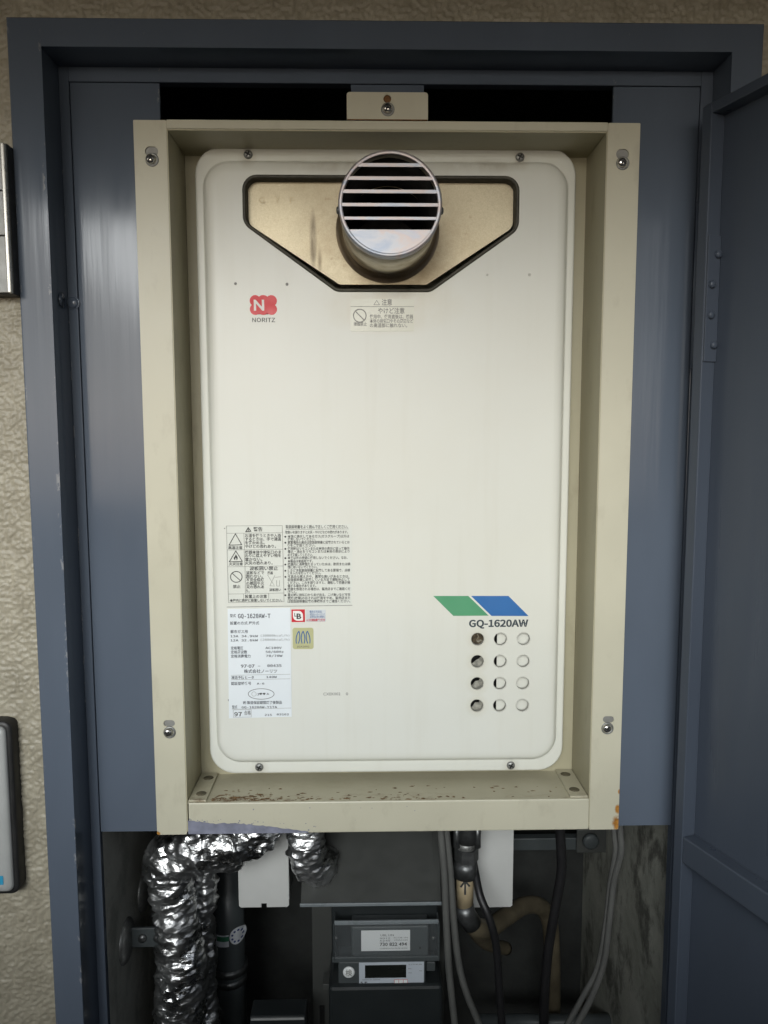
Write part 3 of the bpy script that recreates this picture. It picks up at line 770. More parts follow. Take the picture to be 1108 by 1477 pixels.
# maker's emblem: two overlapping four-lobed flowers with a white letter
ex0, ez1 = px(360, 425.5); ex1, ez0 = px(400, 454.5)
def quatrefoil(cx, cz, s, n=9):
    P = []
    for k in range(4):
        a0 = pi / 4 + k * pi / 2; c = (cx + s * .52 * cos(a0) * 1.0, cz + s * .52 * sin(a0)); r = s * .50
        for j in range(n): 
            t_ = a0 - 1.75 + 3.5 * j / (n - 1); P.append((c[0] + r * cos(t_), c[1] + r * sin(t_)))
    return P
eh = (ez1 - ez0) / 2; ecz = (ez0 + ez1) / 2; s_ = eh / (.52 * .7071 + .50)
emblem = sheet('emblem', quatrefoil(ex0 + eh * 1.0, ecz, s_), [], YP, YP + .0001, M['red'], face, side=False)
sheet('emblem_flower', quatrefoil(ex1 - eh * 1.0, ecz, s_), [], YP - .00004, YP, M['red'], emblem, side=False)
text_lines('emblem_letter', [('N', ex0 + eh * .42, ecz - eh * .52, eh * 1.08, eh * 1.05)], YP - .0001, M['white_print'], emblem, bold=.030)
x0, z0 = px(364, 464.5); x1, _ = px(397, 464)
text_lines('maker_name', [('NORITZ', x0, z0, .0049, x1 - x0)], YP, M['print_grey'], face, bold=.010, font=SANS)
# caution sticker under the flue
x0, z1 = px(506, 431); x1, z0 = px(597, 478)
cs = sheet('caution_sticker', rrect(x0, x1, z0, z1, .001, 3), [], YS, YS + .0003, M['clear_sticker'], face)
W_, H_ = x1 - x0, z1 - z0
def fx(f): return x0 + f * W_
def fz(f): return z1 - f * H_
L = [('注意', fx(.49), fz(.185), .0045, .0095), ('やけど注意', fx(.43), fz(.44), .0042, .0245), ('使用中、使用直後は、機器', fx(.30), fz(.60), .0030, .0400), ('本体の排気口やその周辺など', fx(.30), fz(.735), .0030, .0400), ('の高温部に触れない。', fx(.30), fz(.87), .0030, .0345), ('接触禁止', fx(.045), fz(.825), .0028, .0120)]
text_lines('lettering', L, YT, M['print_faint'], cs, bold=.014)
cz_ = fz(.52); cxx = fx(.142); rr = .0058
strokes('pictograms', [circ(cxx, cz_, rr, 28) + [circ(cxx, cz_, rr, 28)[0]], [(cxx - rr * .7, cz_ + rr * .7), (cxx + rr * .7, cz_ - rr * .7)]], .0009, YT, M['print_faint'], cs)
strokes('sticker_lines', [[(x0, fz(.24)), (x1, fz(.24))], [(fx(.365), fz(.185)), (fx(.41), fz(.05)), (fx(.455), fz(.185)), (fx(.365), fz(.185))]], .0004, YT, M['print_faint'], cs)
# warning panel at the lower left
ux0, uz1 = px(327, 758.5); ux1, uz0 = px(409, 868.5)
wl = sheet('warning_label', [(ux0, uz0), (ux1, uz0), (ux1, uz1), (ux0, uz1)], [], YP, YP, M['warn_bg'], face, side=False)
def q(u, v):   # pixel of the enlarged crop (322..418, 752..876 at x11.54)
    return px(322 + u / 11.54, 752 + v / 11.54)
def ql(body, u0, u1, v, hpx):
    a_, b_ = q(u0, v), q(u1, v); return (body, a_[0], a_[1], hpx / 11.54 * .000653, b_[0] - a_[0])
L = [ql('警告', 505, 655, 158, 56)]
for b_, u1, v in (('お湯を使うときや入浴', 965, 258), ('するときは、手で湯温', 965, 318), ('を確かめる。', 690, 378), ('やけどの恐れあり。', 880, 438), ('機器本体や排気口のま', 965, 535), ('わりに燃えやすい物を', 965, 592), ('置かない。', 650, 655), ('火災の恐れあり。', 825, 715)):
    L.append(ql(b_, 366, u1, v, 46))
for b_, u1, v in (('波板などで', 682, 876), ('囲わない。', 660, 936), ('不完全燃焼', 682, 994), ('の原因や火', 682, 1054), ('災の恐れあ', 682, 1112), ('り。', 440, 1180)):
    L.append(ql(b_, 384, u1, v, 46))
L += [ql('波板囲い禁止', 440, 915, 808, 54), ql('高温注意', 88, 322, 458, 42), ql('火災注意', 100, 328, 728, 42), ql('禁止', 165, 290, 1106, 46), ql('機器', 740, 830, 876, 40), ql('波板囲い', 770, 965, 1156, 40), ql('設置上の注意', 365, 728, 1272, 48), ql('●屋内に絶対に設置しないでください。', 118, 985, 1335, 40)]
text_lines('lettering', L, YT, M['print_grey'], wl, bold=.016)
def poly(*P): return [q(*p) for p in P]
strokes('label_lines', [poly((55, 75), (985, 68), (1015, 1335), (90, 1352), (55, 75)), poly((62, 198), (988, 186)), poly((70, 475), (992, 462)), poly((76, 755), (998, 740)), poly((84, 1208), (1008, 1190)), poly((345, 200), (358, 470)), poly((350, 475), (362, 750)), poly((365, 750), (372, 1200)), poly((340, 1208), (345, 1290)), poly((755, 1200), (760, 1280)), poly((740, 890), (800, 985), (850, 1060)), poly((860, 900), (810, 1000), (780, 1070), (860, 1075)), poly((890, 980), (890, 1075), (940, 1075), (940, 980)), poly((860, 930), (960, 920))], .00032, YT, M['print_faint'], wl)
def tri(cu, top, bot, half): return poly((cu, top), (cu + half, bot - 8), (cu - half, bot), (cu, top))
c_ = [q(220 + 96 * cos(t_ * pi / 14), 922 + 90 * sin(t_ * pi / 14)) for t_ in range(29)]
strokes('pictograms', [tri(205, 205, 395, 105), tri(212, 490, 672, 108), c_, poly((150, 862), (290, 985)), tri(420, 100, 172, 42), poly((420, 120), (420, 160))], .00070, YT, M['print'], wl)
fl_ = [q(*p) for p in ((212, 545), (240, 590), (242, 625), (225, 648), (222, 615), (210, 600), (200, 620), (203, 648), (180, 625), (178, 600), (198, 580))]
sheet('flame_mark', fl_, [], YT, YT, M['print'], wl, side=False)
# instructions beside it
tl = sheet('instruction_label', [px(410, 756), px(508, 756), px(508, 872), px(410, 872)][::-1], [], YP, YP, M['warn_bg'], face, side=False)
def r_(u, v): return px(405 + u / 10.36, 752 + v / 10.36)
def rl(body, u0, u1, v, hpx):
    a_, b_ = r_(u0, v), r_(u1, v); return (body, a_[0], a_[1], hpx / 10.36 * .000653, b_[0] - a_[0])
rows = [('取扱説明書をよく読んで正しくご使用ください。', 75, 1005, 102, 42), ('取扱いを誤りますと火災・やけどなどの恐れがあります。', 70, 1005, 180, 36)]
body_rows = [('本体に表示してあるガス(ガスグループ)以外は', 1025, 242, 1), ('使用しないでください。', 520, 286, 0), ('据置場所の適合は取扱説明書に記載されているとお', 1030, 332, 1), ('りをご確認ください。', 520, 376, 0), ('使用時はリモコンまたは本体の表示に従って操作', 1028, 424, 1), ('着火・消火をリモコンまたは本体の表示により', 1028, 468, 0), ('必ず確認してください。', 480, 516, 0), ('本来以外の用途に使用しないでください。なお、', 1000, 562, 1), ('本製品は家庭用です。', 480, 612, 0), ('機器内に長時間たまっていた水は、飲用または調', 1038, 658, 1), ('理に用いないでください。', 550, 702, 0), ('ときどき取扱説明書に記載してある要領で、点検', 1038, 750, 1), ('と手入れを行ってください。', 600, 792, 0), ('不具合な燃え方や、異常な臭いがあるときは、', 1025, 842, 1), ('取扱説明書に記載している方法で運転停止して', 1030, 888, 0), ('ください。これを誤りますと、運転して機器が損', 1038, 934, 0), ('傷する場合があります。', 530, 980, 0), ('機器を修理される場合は、販売店までご連絡くだ', 1040, 1028, 1), ('さい。', 240, 1072, 0), ('着火時に排気口から炎が出る、こげ臭いなど不完', 1040, 1116, 1), ('燃焼(故障)のおそれは使用をやめ、販売店また', 1040, 1164, 0), ('は取扱説明書記載の事務所までご連絡ください。', 1040, 1212, 0)]
for b_, u1, v, bl in body_rows: rows.append((b_, 105, u1, v, 36))
L = [rl(*x) for x in rows]
text_lines('lettering', L, YT, M['print_grey'], tl, bold=.012)
bl_ = []
V, F = [], []
for b_, u1, v, isb in body_rows:
    if isb:
        c = r_(70, v - 14); b0 = len(V); V += [(c[0] + .0009 * cos(k * pi / 5), YT, c[1] + .0009 * sin(k * pi / 5)) for k in range(10)]; F.append(tuple(range(b0, b0 + 10)))
link('bullets', mesh('bullets', V, F), M['print'], tl)
strokes('label_lines', [[r_(75, 122), r_(1015, 112)]], .0003, YT, M['print_faint'], tl)
strokes('divider_line', [[px(327.5, 875.5), px(508, 873)]], .0006, YP - .0001, M['print_faint'], face)
# white rating plate
rp = sheet('rating_plate', [px(328.5, 878.5), px(419, 876.5), px(421, 1033.5), px(330.5, 1036)][::-1], [], YS, YS + .0003, M['paper'], face)
def s2(u, v): return px(320 + u / 8.69, 875 + v / 8.69)
def rl2(body, u0, u1, v, hpx):
    a_, b_ = s2(u0, v), s2(u1, v); return (body, a_[0], a_[1], hpx / 8.69 * .000653, b_[0] - a_[0])
text_lines('model_number', [rl2('GQ-1620AW-T', 205, 612, 142, 72)], YT, M['ink'], rp, bold=.014, font=MONO)
L = [rl2('型式', 105, 178, 128, 34), rl2('設置の方式 屋外式', 105, 470, 222, 34), rl2('都市ガス用', 108, 325, 328, 34), rl2('13A 34.9kW', 112, 455, 382, 36), rl2('12A 32.6kW', 112, 455, 434, 36), rl2('定格電圧', 115, 270, 534, 34), rl2('AC100V', 548, 752, 528, 36), rl2('定格周波数', 115, 320, 584, 34), rl2('50/60Hz', 552, 775, 578, 36), rl2('定格消費電力', 115, 362, 636, 34), rl2('70/70W', 555, 762, 628, 36), rl2('97·07', 240, 415, 764, 44), rl2('-', 455, 485, 755, 44), rl2('00435', 572, 750, 754, 44), rl2('株式会社ノーリツ', 280, 695, 828, 40), rl2('凍結予防ヒータ', 120, 405, 904, 34), rl2('140W', 560, 692, 892, 34), rl2('認証登録番号', 118, 370, 978, 34), rl2('A-6', 440, 535, 974, 32), rl2('J', 440, 470, 1108, 34), rl2('A', 562, 594, 1102, 28), rl2('㈱ 製造保証期間終了後製品', 268, 755, 1218, 34), rl2('型式', 130, 195, 1272, 34), rl2('GQ-1620AW-Y1TA', 250, 695, 1272, 36), rl2('215', 540, 628, 1366, 32), rl2('03162', 690, 842, 1360, 32)]
text_lines('lettering', L, YT, M['ink'], rp, bold=.014, font=MONO)
text_lines('fine_lettering', [rl2('(30000kcal/h)', 490, 848, 374, 36), rl2('(28000kcal/h)', 490, 848, 426, 36)], YT, M['print_grey'], rp, bold=-.004, font=MONO)
text_lines('year_mark', [rl2('97', 158, 255, 1370, 68)], YT, M['print'], rp, bold=.02, font=SANS)
text_lines('stamp_lettering', [rl2('合格', 282, 365, 1352, 48)], YT, M['print_grey'], rp, bold=.01)
ov = [s2(495 + 162 * cos(k * pi / 20), 1092 + 66 * sin(k * pi / 20)) for k in range(41)]; ci = [s2(405 + 28 * cos(k * pi / 10), 1092 + 28 * sin(k * pi / 10)) for k in range(21)]
strokes('plate_lines', [[s2(115, 858), s2(855, 845)], [s2(118, 915), s2(858, 902)], [s2(130, 1283), s2(870, 1268)], [s2(145, 1292), s2(370, 1288), s2(372, 1380), s2(148, 1385), s2(145, 1292)], ci], .0003, YT, M['print_faint'], rp)
strokes('oval_mark', [ov], .0005, YT, M['print_grey'], rp)
V, F = [], []
for cu in (490, 532):
    hp = [s2(cu + 17 * sin(t_) ** 3, 1090 - (13 * cos(t_) - 5 * cos(2 * t_) - 2 * cos(3 * t_) - cos(4 * t_)) * 1.1) for t_ in [2 * pi * k / 18 for k in range(18)]]
    b0 = len(V); V += [(p[0], YT, p[1]) for p in hp]; F.append(tuple(range(b0, b0 + 18)))
link('heart_marks', mesh('heart_marks', V, F), M['print'], rp)
# red quality mark and its strip
x0, z1 = px(420.5, 879); x1, z0 = px(440, 897)
qm = sheet('quality_mark', [(x0, z0), (x1, z0), (x1, z1), (x0, z1)], [], YS, YS + .0003, M['badge_red'], face)
cx_, cz_ = (x0 + x1) / 2 - .0002, (z0 + z1) / 2; h_ = (z1 - z0) * .39
sheet('white_field', rpoly([(cx_ - h_, cz_ - h_), (cx_ + h_, cz_ - h_), (cx_ + h_, cz_ + h_), (cx_ - h_, cz_ + h_)], [h_ * .9, h_ * .12, h_ * .9, h_ * .12], 6), [], YS - .0001, YS, M['white_print'], qm, side=False)
text_lines('mark_letters', [('B', cx_ - h_ * .28, cz_ - h_ * .62, h_ * 1.12, h_ * .95), ('L', cx_ - h_ * .72, cz_ - h_ * .12, h_ * .72, h_ * .42)], YS - .0002, M['print'], qm, bold=.03)
xa, za = px(441.5, 879.5); xb, zb_ = px(470, 896.5)
qs = sheet('quality_strip', [(xa, zb_), (xb, zb_), (xb, za), (xa, za)], [], YS, YS + .0003, plain('pale_strip', (.56, .60, .62), .4), face)
wq = xb - xa; hq = za - zb_
text_lines('lettering', [('優良住宅部品', xa + wq * .18, za - hq * .24, .0019, wq * .62), ('財団法人ベターリビング', xa + wq * .2, za - hq * .46, .0017, wq * .75), ('品質保証責任保険付', xa + wq * .2, za - hq * .66, .0017, wq * .75)], YT, M['badge_blue'], qs)
text_lines('red_lettering', [('A 火災賠償責任保険付', xa + wq * .02, za - hq * .94, .0020, wq * .94)], YT, M['badge_red'], qs, bold=.02)
# khaki flame badge
x0, z1 = px(422, 905.5); x1, z0 = px(452.5, 936)
fb = sheet('flame_badge', rrect(x0, x1, z0, z1, .0022, 4), [], YS, YS + .0003, M['khaki'], face)
W_, H_ = x1 - x0, z1 - z0; sg = []
for f, lean in ((.30, -.06), (.50, 0), (.70, .06)):
    P = []
    for k in range(17):
        t_ = k / 16; side = -1 if t_ < .5 else 1; q_ = (1 - 2 * t_) if t_ < .5 else (2 * t_ - 1)
        P.append((x0 + W_ * (f + lean * q_ * 1.2 + side * .085 * sin(pi * min(1, q_ * .8 + .02)) ** .8), z1 - H_ * (.16 + .56 * q_)))
    sg.append(P)
strokes('flame_outlines', sg, .0009, YT, M['badge_blue'], fb)
text_lines('lettering', [('JGA2002', x0 + W_ * .2, z0 + H_ * .08, .0018, W_ * .6)], YT, M['print_grey'], fb)
a_ = px(466.5, 1003); b_ = px(491, 1003)
text_lines('part_code', [('CXEK002', a_[0], a_[1], .0029, b_[0] - a_[0]), ('0', px(499, 1003)[0], a_[1], .0029, .0022)], YP, M['print_grey'], face)
# green and blue flashes and the model name
sheet('green_flash', [px(*p) for p in ((625, 859.5), (675.5, 859.5), (705, 888), (654, 888.3))][::-1], [], YP, YP, M['green'], face, side=False)
sheet('blue_flash', [px(*p) for p in ((679.5, 859.5), (733.5, 859.5), (762.5, 888.5), (709, 888.3))][::-1], [], YP, YP, M['blue_print'], face, side=False)
a_ = px(676.5, 904); b_ = px(762, 904)
text_lines('model_lettering', [('GQ-1620AW', a_[0], a_[1], .0084, b_[0] - a_[0])], YP, M['dark_text'], face, bold=.030, res=4, font=SANS)

# legs under the casing
def leg(u0, u1, v1, y, notch):
    p0, p1 = at(u0, v1, y), at(u1, v1, y)
    x0, x1, z0 = p0.x, p1.x, p0.z; xm = (x0 + x1) / 2; nw = .0030
    out = [(x0, -.291), (x0, z0 + .002), (x0 + .002, z0)]
    if notch: out += [(xm - nw, z0), (xm - nw, z0 + .0045), (xm + nw, z0 + .0045), (xm + nw, z0)]
    out += [(x1 - .002, z0), (x1, z0 + .002), (x1, -.291)]
    o = sheet('support_leg', out, [], y, y + .0014, M['white_sheet'], wh)
    box('leg_return', x1 - .0010, x1 + .0004, y + .0014, y + .045, z0 + .008, -.291, M['white_sheet'], o)
    box('leg_return', x0 - .0004, x0 + .0010, y + .0014, y + .045, z0 + .008, -.291, M['white_sheet'], o)
leg(345, 417, 1309, .115, True); leg(672, 739, 1309, .125, False)

# ================================================================== pipes, meter and cables in the shaft below
def foil_tube(name, label, pts, rad, group, seed, n=56, per=26):
    path = spline(pts, per); rings = tube_rings(path, rad, n); m = len(rings); out = []
    off = Vector((seed * 3.1, seed * 1.7, seed))
    run = 0.0
    for i, rg in enumerate(rings):
        c = path[i]; new = []
        if i: run += (path[i] - path[i - 1]).length
        for k_, p in enumerate(rg):
            d = (p - c); L_ = d.length; d.normalize(); q = p + off
            s1 = q * 42; s1.z *= 1.5; s2_ = q * 110; s2_.z *= 1.7
            a_ = 1 - abs(noise.noise(s1)) * 2; b_ = 1 - abs(noise.noise(s2_)) * 2
            cell = noise.voronoi(Vector((q.x * 75, q.y * 75, q.z * 115)), distance_metric='DISTANCE', exponent=2.5)[0]
            h = .0036 * (a_ - .5) + .0014 * (b_ - .5) + .0042 * (cell[1] - cell[0] - .2) + .0040 * noise.noise(q * 18)
            w_ = (run / .034 + k_ / n + .15 * noise.noise(q * 30)) % 1.0; h += .0020 * (w_ - .5)      # overlapping turns of tape
            new.append(p + d * h)
        out.append(new)
    o = loft(name, out, M['foil'], None, True, cap=True)
    return tag(o, label, 'pipe', group)
Yp = .075
foil_tube('insulated_pipe', 'thick foil-wrapped pipe, left of the pair, bending right under the beige sill', [at(262, 1560, Yp), at(258, 1470, Yp), at(262, 1400, Yp), at(255, 1340, Yp), at(250, 1280, Yp), at(247, 1240, Yp - .004), at(284, 1220, Yp - .008), at(335, 1212, Yp - .008), at(368, 1196, Yp - .004), at(380, 1165, Yp)], lambda f: .0230 + .003 * sin(f * 9) + (.004 if .5 < f < .8 else 0), 'foil-wrapped pipes', 1)
foil_tube('insulated_pipe', 'narrower foil-wrapped pipe behind and right of the thick one', [at(295, 1560, Yp + .03), at(292, 1470, Yp + .03), at(294, 1400, Yp + .03), at(290, 1330, Yp + .03), at(292, 1270, Yp + .03), at(300, 1215, Yp + .03), at(305, 1160, Yp + .03)], lambda f: .0155 + .0012 * sin(f * 14), 'foil-wrapped pipes', 4, 44)
foil_tube('insulated_pipe', 'short foil-wrapped pipe stub hanging under the sill beside the white leg', [at(440, 1150, .09), at(440, 1190, .09), at(441, 1220, .088), at(446, 1240, .092), at(470, 1248, .12), at(500, 1235, .17)], lambda f: .0215 - .004 * f, 'foil-wrapped pipes', 9, 44, 16)

def cable(name, label, pts, r, mat, group=None, n=10):
    o = tube(name, spline(pts, 10), r, M[mat], None, n); return tag(o, label, 'cable', group)
cable('cable', 'grey cable nearest the meter, hanging straight down its right side', [at(633, 1150, .05), at(636, 1200, .05), at(641, 1260, .05), at(644, 1330, .05), at(648, 1400, .05), at(656, 1477, .05), at(662, 1540, .05)], .0036, 'cable_grey', 'grey cables beside the meter')
cable('cable', 'grey cable curving away to the right between meter and gas pipe', [at(641, 1150, .055), at(644, 1200, .055), at(650, 1260, .055), at(654, 1320, .055), at(662, 1390, .055), at(674, 1435, .055), at(692, 1480, .055), at(710, 1540, .055)], .0036, 'cable_grey', 'grey cables beside the meter')
cable('cable', 'black cable crossing in front of the beige gas hose', [at(668, 1180, .13), at(682, 1240, .095), at(692, 1290, .07), at(706, 1325, .06), at(716, 1365, .06), at(720, 1420, .06), at(724, 1480, .06), at(726, 1540, .06)], .0042, 'cable_black', 'black cables')
cable('cable', 'black cable at the back between gas hose and stained concrete', [at(806, 1150, .15), at(808, 1200, .15), at(810, 1255, .15), at(801, 1310, .15), at(791, 1370, .15), at(786, 1430, .15), at(784, 1500, .15)], .0058, 'cable_black', 'black cables')
cable('cable', 'outer grey cable running down against the stained concrete', [at(894, 1150, .09), at(895, 1200, .09), at(896, 1230, .09), at(886, 1270, .10), at(880, 1320, .10), at(872, 1385, .10), at(855, 1435, .10), at(828, 1485, .10), at(800, 1530, .10)], .0036, 'cable_grey', 'grey cables on the right')
cable('cable', 'inner grey cable of the right-hand pair by the concrete', [at(886, 1150, .095), at(886, 1200, .095), at(888, 1228, .095), at(880, 1275, .105), at(874, 1330, .105), at(862, 1395, .105), at(842, 1435, .105), at(814, 1485, .105), at(785, 1530, .105)], .0032, 'cable_grey', 'grey cables on the right')

# gas pipe
gp = thing('gas_pipe', 'beige gas hose with dark valve fitting and black arrow below the sill', 'gas pipe', at(670, 1340, .085))
Yg = .085
p = [at(672, v, Yg) for v in (1165, 1200, 1232, 1236, 1262)]
gv = tube('valve', [at(674, 1160, Yg), at(674, 1212, Yg)], .0125, M['fitting'], gp, 20)
for sgn in (-1, 1):
    o = tube('valve_lug', [at(674 + sgn * 15, 1190, Yg - .006), at(674 + sgn * 15, 1222, Yg - .006)], .0035, M['fitting'], gv, 10)
lathe_n = 6
tube('hex_nut', [at(673, 1222, Yg), at(673, 1240, Yg)], .0128, M['fitting'], gv, 6, True, False)
tube('collar', [at(672, 1212, Yg), at(672, 1224, Yg)], .0100, M['steel_dull'], gv, 20)
tube('coupling', [at(672, 1240, Yg), at(671, 1263, Yg)], .0122, M['fitting'], gp, 24)
st = tube('sleeve', [at(671, 1262, Yg), at(670.5, 1306, Yg)], .0092, M['hose'], gp, 24)
ya = Yg - .0098
def ap(u, v): c = at(u, v, ya); return (c.x, c.z)
strokes('arrow_mark', [[ap(671, 1290), ap(671, 1272)], [ap(665, 1279), ap(671, 1271), ap(677, 1278)]], .0020, ya, M['print'], st)
tube('elbow_fitting', [at(669, 1304, Yg), at(672, 1318, Yg), at(681, 1333, Yg + .004)], .0105, M['fitting'], gp, 20)
tube('hose', spline([at(676, 1325, Yg + .004), at(688, 1338, Yg + .01), at(706, 1338, .115), at(730, 1322, .15), at(757, 1306, .19), at(780, 1308, .21), at(792, 1328, .22), at(796, 1365, .225), at(797, 1420, .23), at(797, 1520, .235)], 10), .0102, M['hose_shaded'], gp, 20)
tube('hose_tail', spline([at(684, 1340, .13), at(692, 1352, .15), at(706, 1362, .18), at(730, 1368, .22)], 8), .0080, M['hose_shaded'], gp, 16)

# wall strut at the back right
ws = thing('pipe_bracket', 'horizontal grey steel strut with square clamp plate at the back right', 'bracket', at(800, 1218, .24))
a_, b_ = at(735, 1210, .24), at(835, 1226, .24)
box('strut', a_.x, b_.x + .03, .24, .252, b_.z, a_.z, M['meter_case'], ws, .001)  # strut and clamp use darker greys to paint in the dimness at this depth
a_, b_ = at(832, 1196, .235), at(874, 1229, .235)
cp_ = box('clamp_plate', a_.x, b_.x, .2335, .2365, b_.z, a_.z, M['hood'], ws, .001)
c = at(852, 1213, .232); lathe('clamp_bolt', [(.0105, .2332), (.0100, .2290), (.0070, .2275), (.0001, .2270)], M['meter_case'], cp_, c=(c.x, 0, c.z), n=18)

# round wall plates with strap on the left concrete
for i, (v, y, lab) in enumerate(((1357, .060, 'round steel clamp base on the left concrete with a flat strap to the foil pipe'), (1285, .125, 'round steel clamp base higher up, deeper inside the shaft'))):
    z = at(175, v, y).z; r = .0225
    t = thing('pipe_clamp', lab, 'clamp', (SX0, y, z), 'clamp bases on the left concrete')
    lathe('base_disc', [(.0001, SX0 + .0052), (r * .6, SX0 + .0050), (r * .92, SX0 + .0030), (r, SX0 + .0010), (r, SX0 + .0001)], M['steel_dull'], t, axis='x', c=(0, y, z), n=32, cap=False)
    if i == 0:
        stp = box('strap', SX0 + .004, SX0 + .055, y + .004, y + .0075, z - .0105, z + .0105, M['meter_case'], t, .0008)
        for xx in (.016, .032): lathe('strap_bolt', [(.0045, y + .0042), (.0042, y + .0018), (.0001, y + .0012)], M['fitting'], stp, c=(SX0 + xx, 0, z), n=14)
# conduit with wrapped tape tag
yc = .19
ct = thing('conduit', 'dark grey conduit behind the foil pipes with white, green and blue tape label', 'conduit', at(333, 1477, yc))
cz0, cz1 = at(333, 1560, yc).z, at(333, 1200, yc).z; cxm = at(331, 1355, yc).x
tube('pipe', [Vector((cxm, yc, cz0)), Vector((cxm, yc, cz1))], .0185, M['meter_case'], ct, 32)
for v, r in ((1392, .0215), (1408, .0200)): 
    z = at(331, v, yc).z; tube('coupling_ring', [Vector((cxm, yc, z - .004)), Vector((cxm, yc, z + .004))], r, M['fitting'], ct, 32)
def wrap(name, u0, u1, v0, v1, r, mat, tilt=0.0, parent=ct):
    """a label wrapped round the conduit"""
    rows = []
    X0, X1 = at(u0, v0, yc - r).x, at(u1, v0, yc - r).x; za, zb2 = at(u0, v0, yc - r).z, at(u0, v1, yc - r).z
    for k in range(13):
        x = X0 + (X1 - X0) * k / 12; dx = max(-r * .999, min(r * .999, x - cxm)); y = yc - math.sqrt(r * r - dx * dx)
        dz = tilt * (x - X0); rows.append([Vector((x, y, za + dz)), Vector((x, y, zb2 + dz))])
    return loft(name, rows, M[mat], parent, True, closed=False)
tp = wrap('tape', 306, 330, 1352, 1369, .0193, 'tape_white', .12)
wrap('tape_stripe', 306, 330, 1354, 1361, .0196, 'tape_green', .12, tp)
tc = at(342, 1352, yc - .0185)
def on_pipe(x, z, r): dx = max(-r * .99, min(r * .99, x - cxm)); return Vector((x, yc - math.sqrt(r * r - dx * dx), z))
bm = bmesh.new(); cv = bm.verts.new(on_pipe(tc.x, tc.z, .0199)); rg = [bm.verts.new(on_pipe(tc.x + .0088 * cos(k * pi / 12), tc.z + .0105 * sin(k * pi / 12), .0199)) for k in range(24)]
for k in range(24): bm.faces.new((cv, rg[k], rg[(k + 1) % 24]))
sk = link('round_sticker', from_bm('round_sticker', bm), M['tape_white'], ct)
for k in range(9):
    a0 = k * 2 * pi / 9; x, z = tc.x + .0058 * cos(a0), tc.z + .0070 * sin(a0)
    bm = bmesh.new(); rg = [bm.verts.new(on_pipe(x + .0013 * cos(j * pi / 4), z + .0013 * sin(j * pi / 4), .0202)) for j in range(8)]; bm.faces.new(rg)
    link('sticker_dot', from_bm('sticker_dot', bm), M['tape_blue'], sk)

# electricity meter
ym = .105
em = thing('electricity_meter', 'dark grey electricity meter with white number label and small LCD under a grey hood', 'meter', at(555, 1477, ym))
def bpx(name, u0, u1, v0, v1, y0, y1, mat, parent, bev=.0006):
    a_, b_ = at(u0, v0, y0), at(u1, v1, y0)
    return box(name, a_.x, b_.x, y0, y1, b_.z, a_.z, M[mat], parent, bev)
bpx('back_board', 449, 640, 1250, 1560, ym + .055, ym + .062, 'hood', em, .0008)
bpx('upper_housing', 478, 632, 1296, 1388, ym + .022, ym + .0545, 'meter_dark', em, .002)
low = bpx('terminal_cover', 474, 638, 1424, 1560, ym - .010, ym + .0545, 'meter_dark', em, .004)
mid = bpx('display_block', 488, 614, 1388, 1425.5, ym - .004, ym + .0545, 'meter_case', em, .0012)
bpx('side_tab', 615, 628, 1388, 1401, ym + .002, ym + .02, 'meter_case', em, .001)
lb = bpx('label_block', 507, 618, 1337, 1381, ym + .000, ym + .0215, 'meter_case', em, .0015)
# clear ribs of the window
for v, h in ((1331, 3.4), (1382.5, 2.0), (1385.5, 1.6)):
    bpx('window_rib', 482 if v < 1340 else 479, 633, v - h / 2, v + h / 2, ym - .004, ym - .0015, 'rib' if v == 1331 else 'meter_case', em, .0005)
a_, b_ = at(521, 1342.5, ym - .0006), at(591.5, 1371, ym - .0006)
nl = box('number_label', a_.x, b_.x, ym - .0005, ym - .0001, b_.z, a_.z, M['meter_label'], lb)
def mx(u, v, y): c = at(u, v, y); return c.x, c.z
def ml(body, u0, u1, v, hp, y):
    a_, b_ = at(u0, v, y), at(u1, v, y); return (body, a_.x, a_.z, hp * .00071, b_.x - a_.x)
text_lines('lettering', [ml('730 822 494', 548, 587, 1364.5, 5.6, ym - .0008)], ym - .0008, M['print'], nl, bold=.02)
text_lines('small_lettering', [ml('UBL UN', 549, 568, 1350.5, 3.4, ym - .0008), ml('9012', 548, 563, 1354.6, 2.6, ym - .0008), ml('5245', 548, 563, 1358, 2.6, ym - .0008), ml('SCCB-1N', 568, 588, 1353.5, 2.2, ym - .0008), ml('VMA3104', 568, 588, 1357, 2.2, ym - .0008), ml('UUZENKOCNS MA FK NOMA', 548, 588, 1369, 2.0, ym - .0008)], ym - .0008, M['print_grey'], nl)
lathe('label_rivet', [(.0001, ym - .0010), (.0010, ym - .0009), (.0012, ym)], M['black'], lb, c=(at(606, 1367, ym).x, 0, at(606, 1367, ym).z), n=10)
yf = ym - .0045
a_, b_ = at(518, 1388.5, yf), at(611.5, 1423.5, yf)
mface = box('meter_face', a_.x, b_.x, yf - .0003, ym - .0042, b_.z, a_.z, M['meter_face'], mid)
yl = yf - .0006
a_, b_ = at(526.5, 1392.5, yl), at(586, 1410, yl)
box('display', a_.x, b_.x, yl, yl + .0002, b_.z, a_.z, M['lcd'], mface)
text_lines('lettering', [ml('5 P', 520, 530, 1419, 3.4, yl)], yl, M['print'], mface, bold=.03)
text_lines('small_lettering', [ml('NXCC-W 5.60150', 523, 548, 1414, 1.8, yl), ml('%', 547, 551, 1420, 3.0, yl), ml('UTKR', 590, 609, 1392, 1.8, yl), ml('MC', 589, 594, 1398, 1.8, yl), ml('WS', 589, 594, 1404, 1.8, yl), ml('N2', 605, 609, 1401, 1.8, yl)], yl, M['print_grey'], mface)
a_, b_ = at(569, 1413, yl), at(588, 1421, yl)
box('month_window', a_.x, b_.x, yl, yl + .0002, b_.z, a_.z, M['meter_label'], mface)
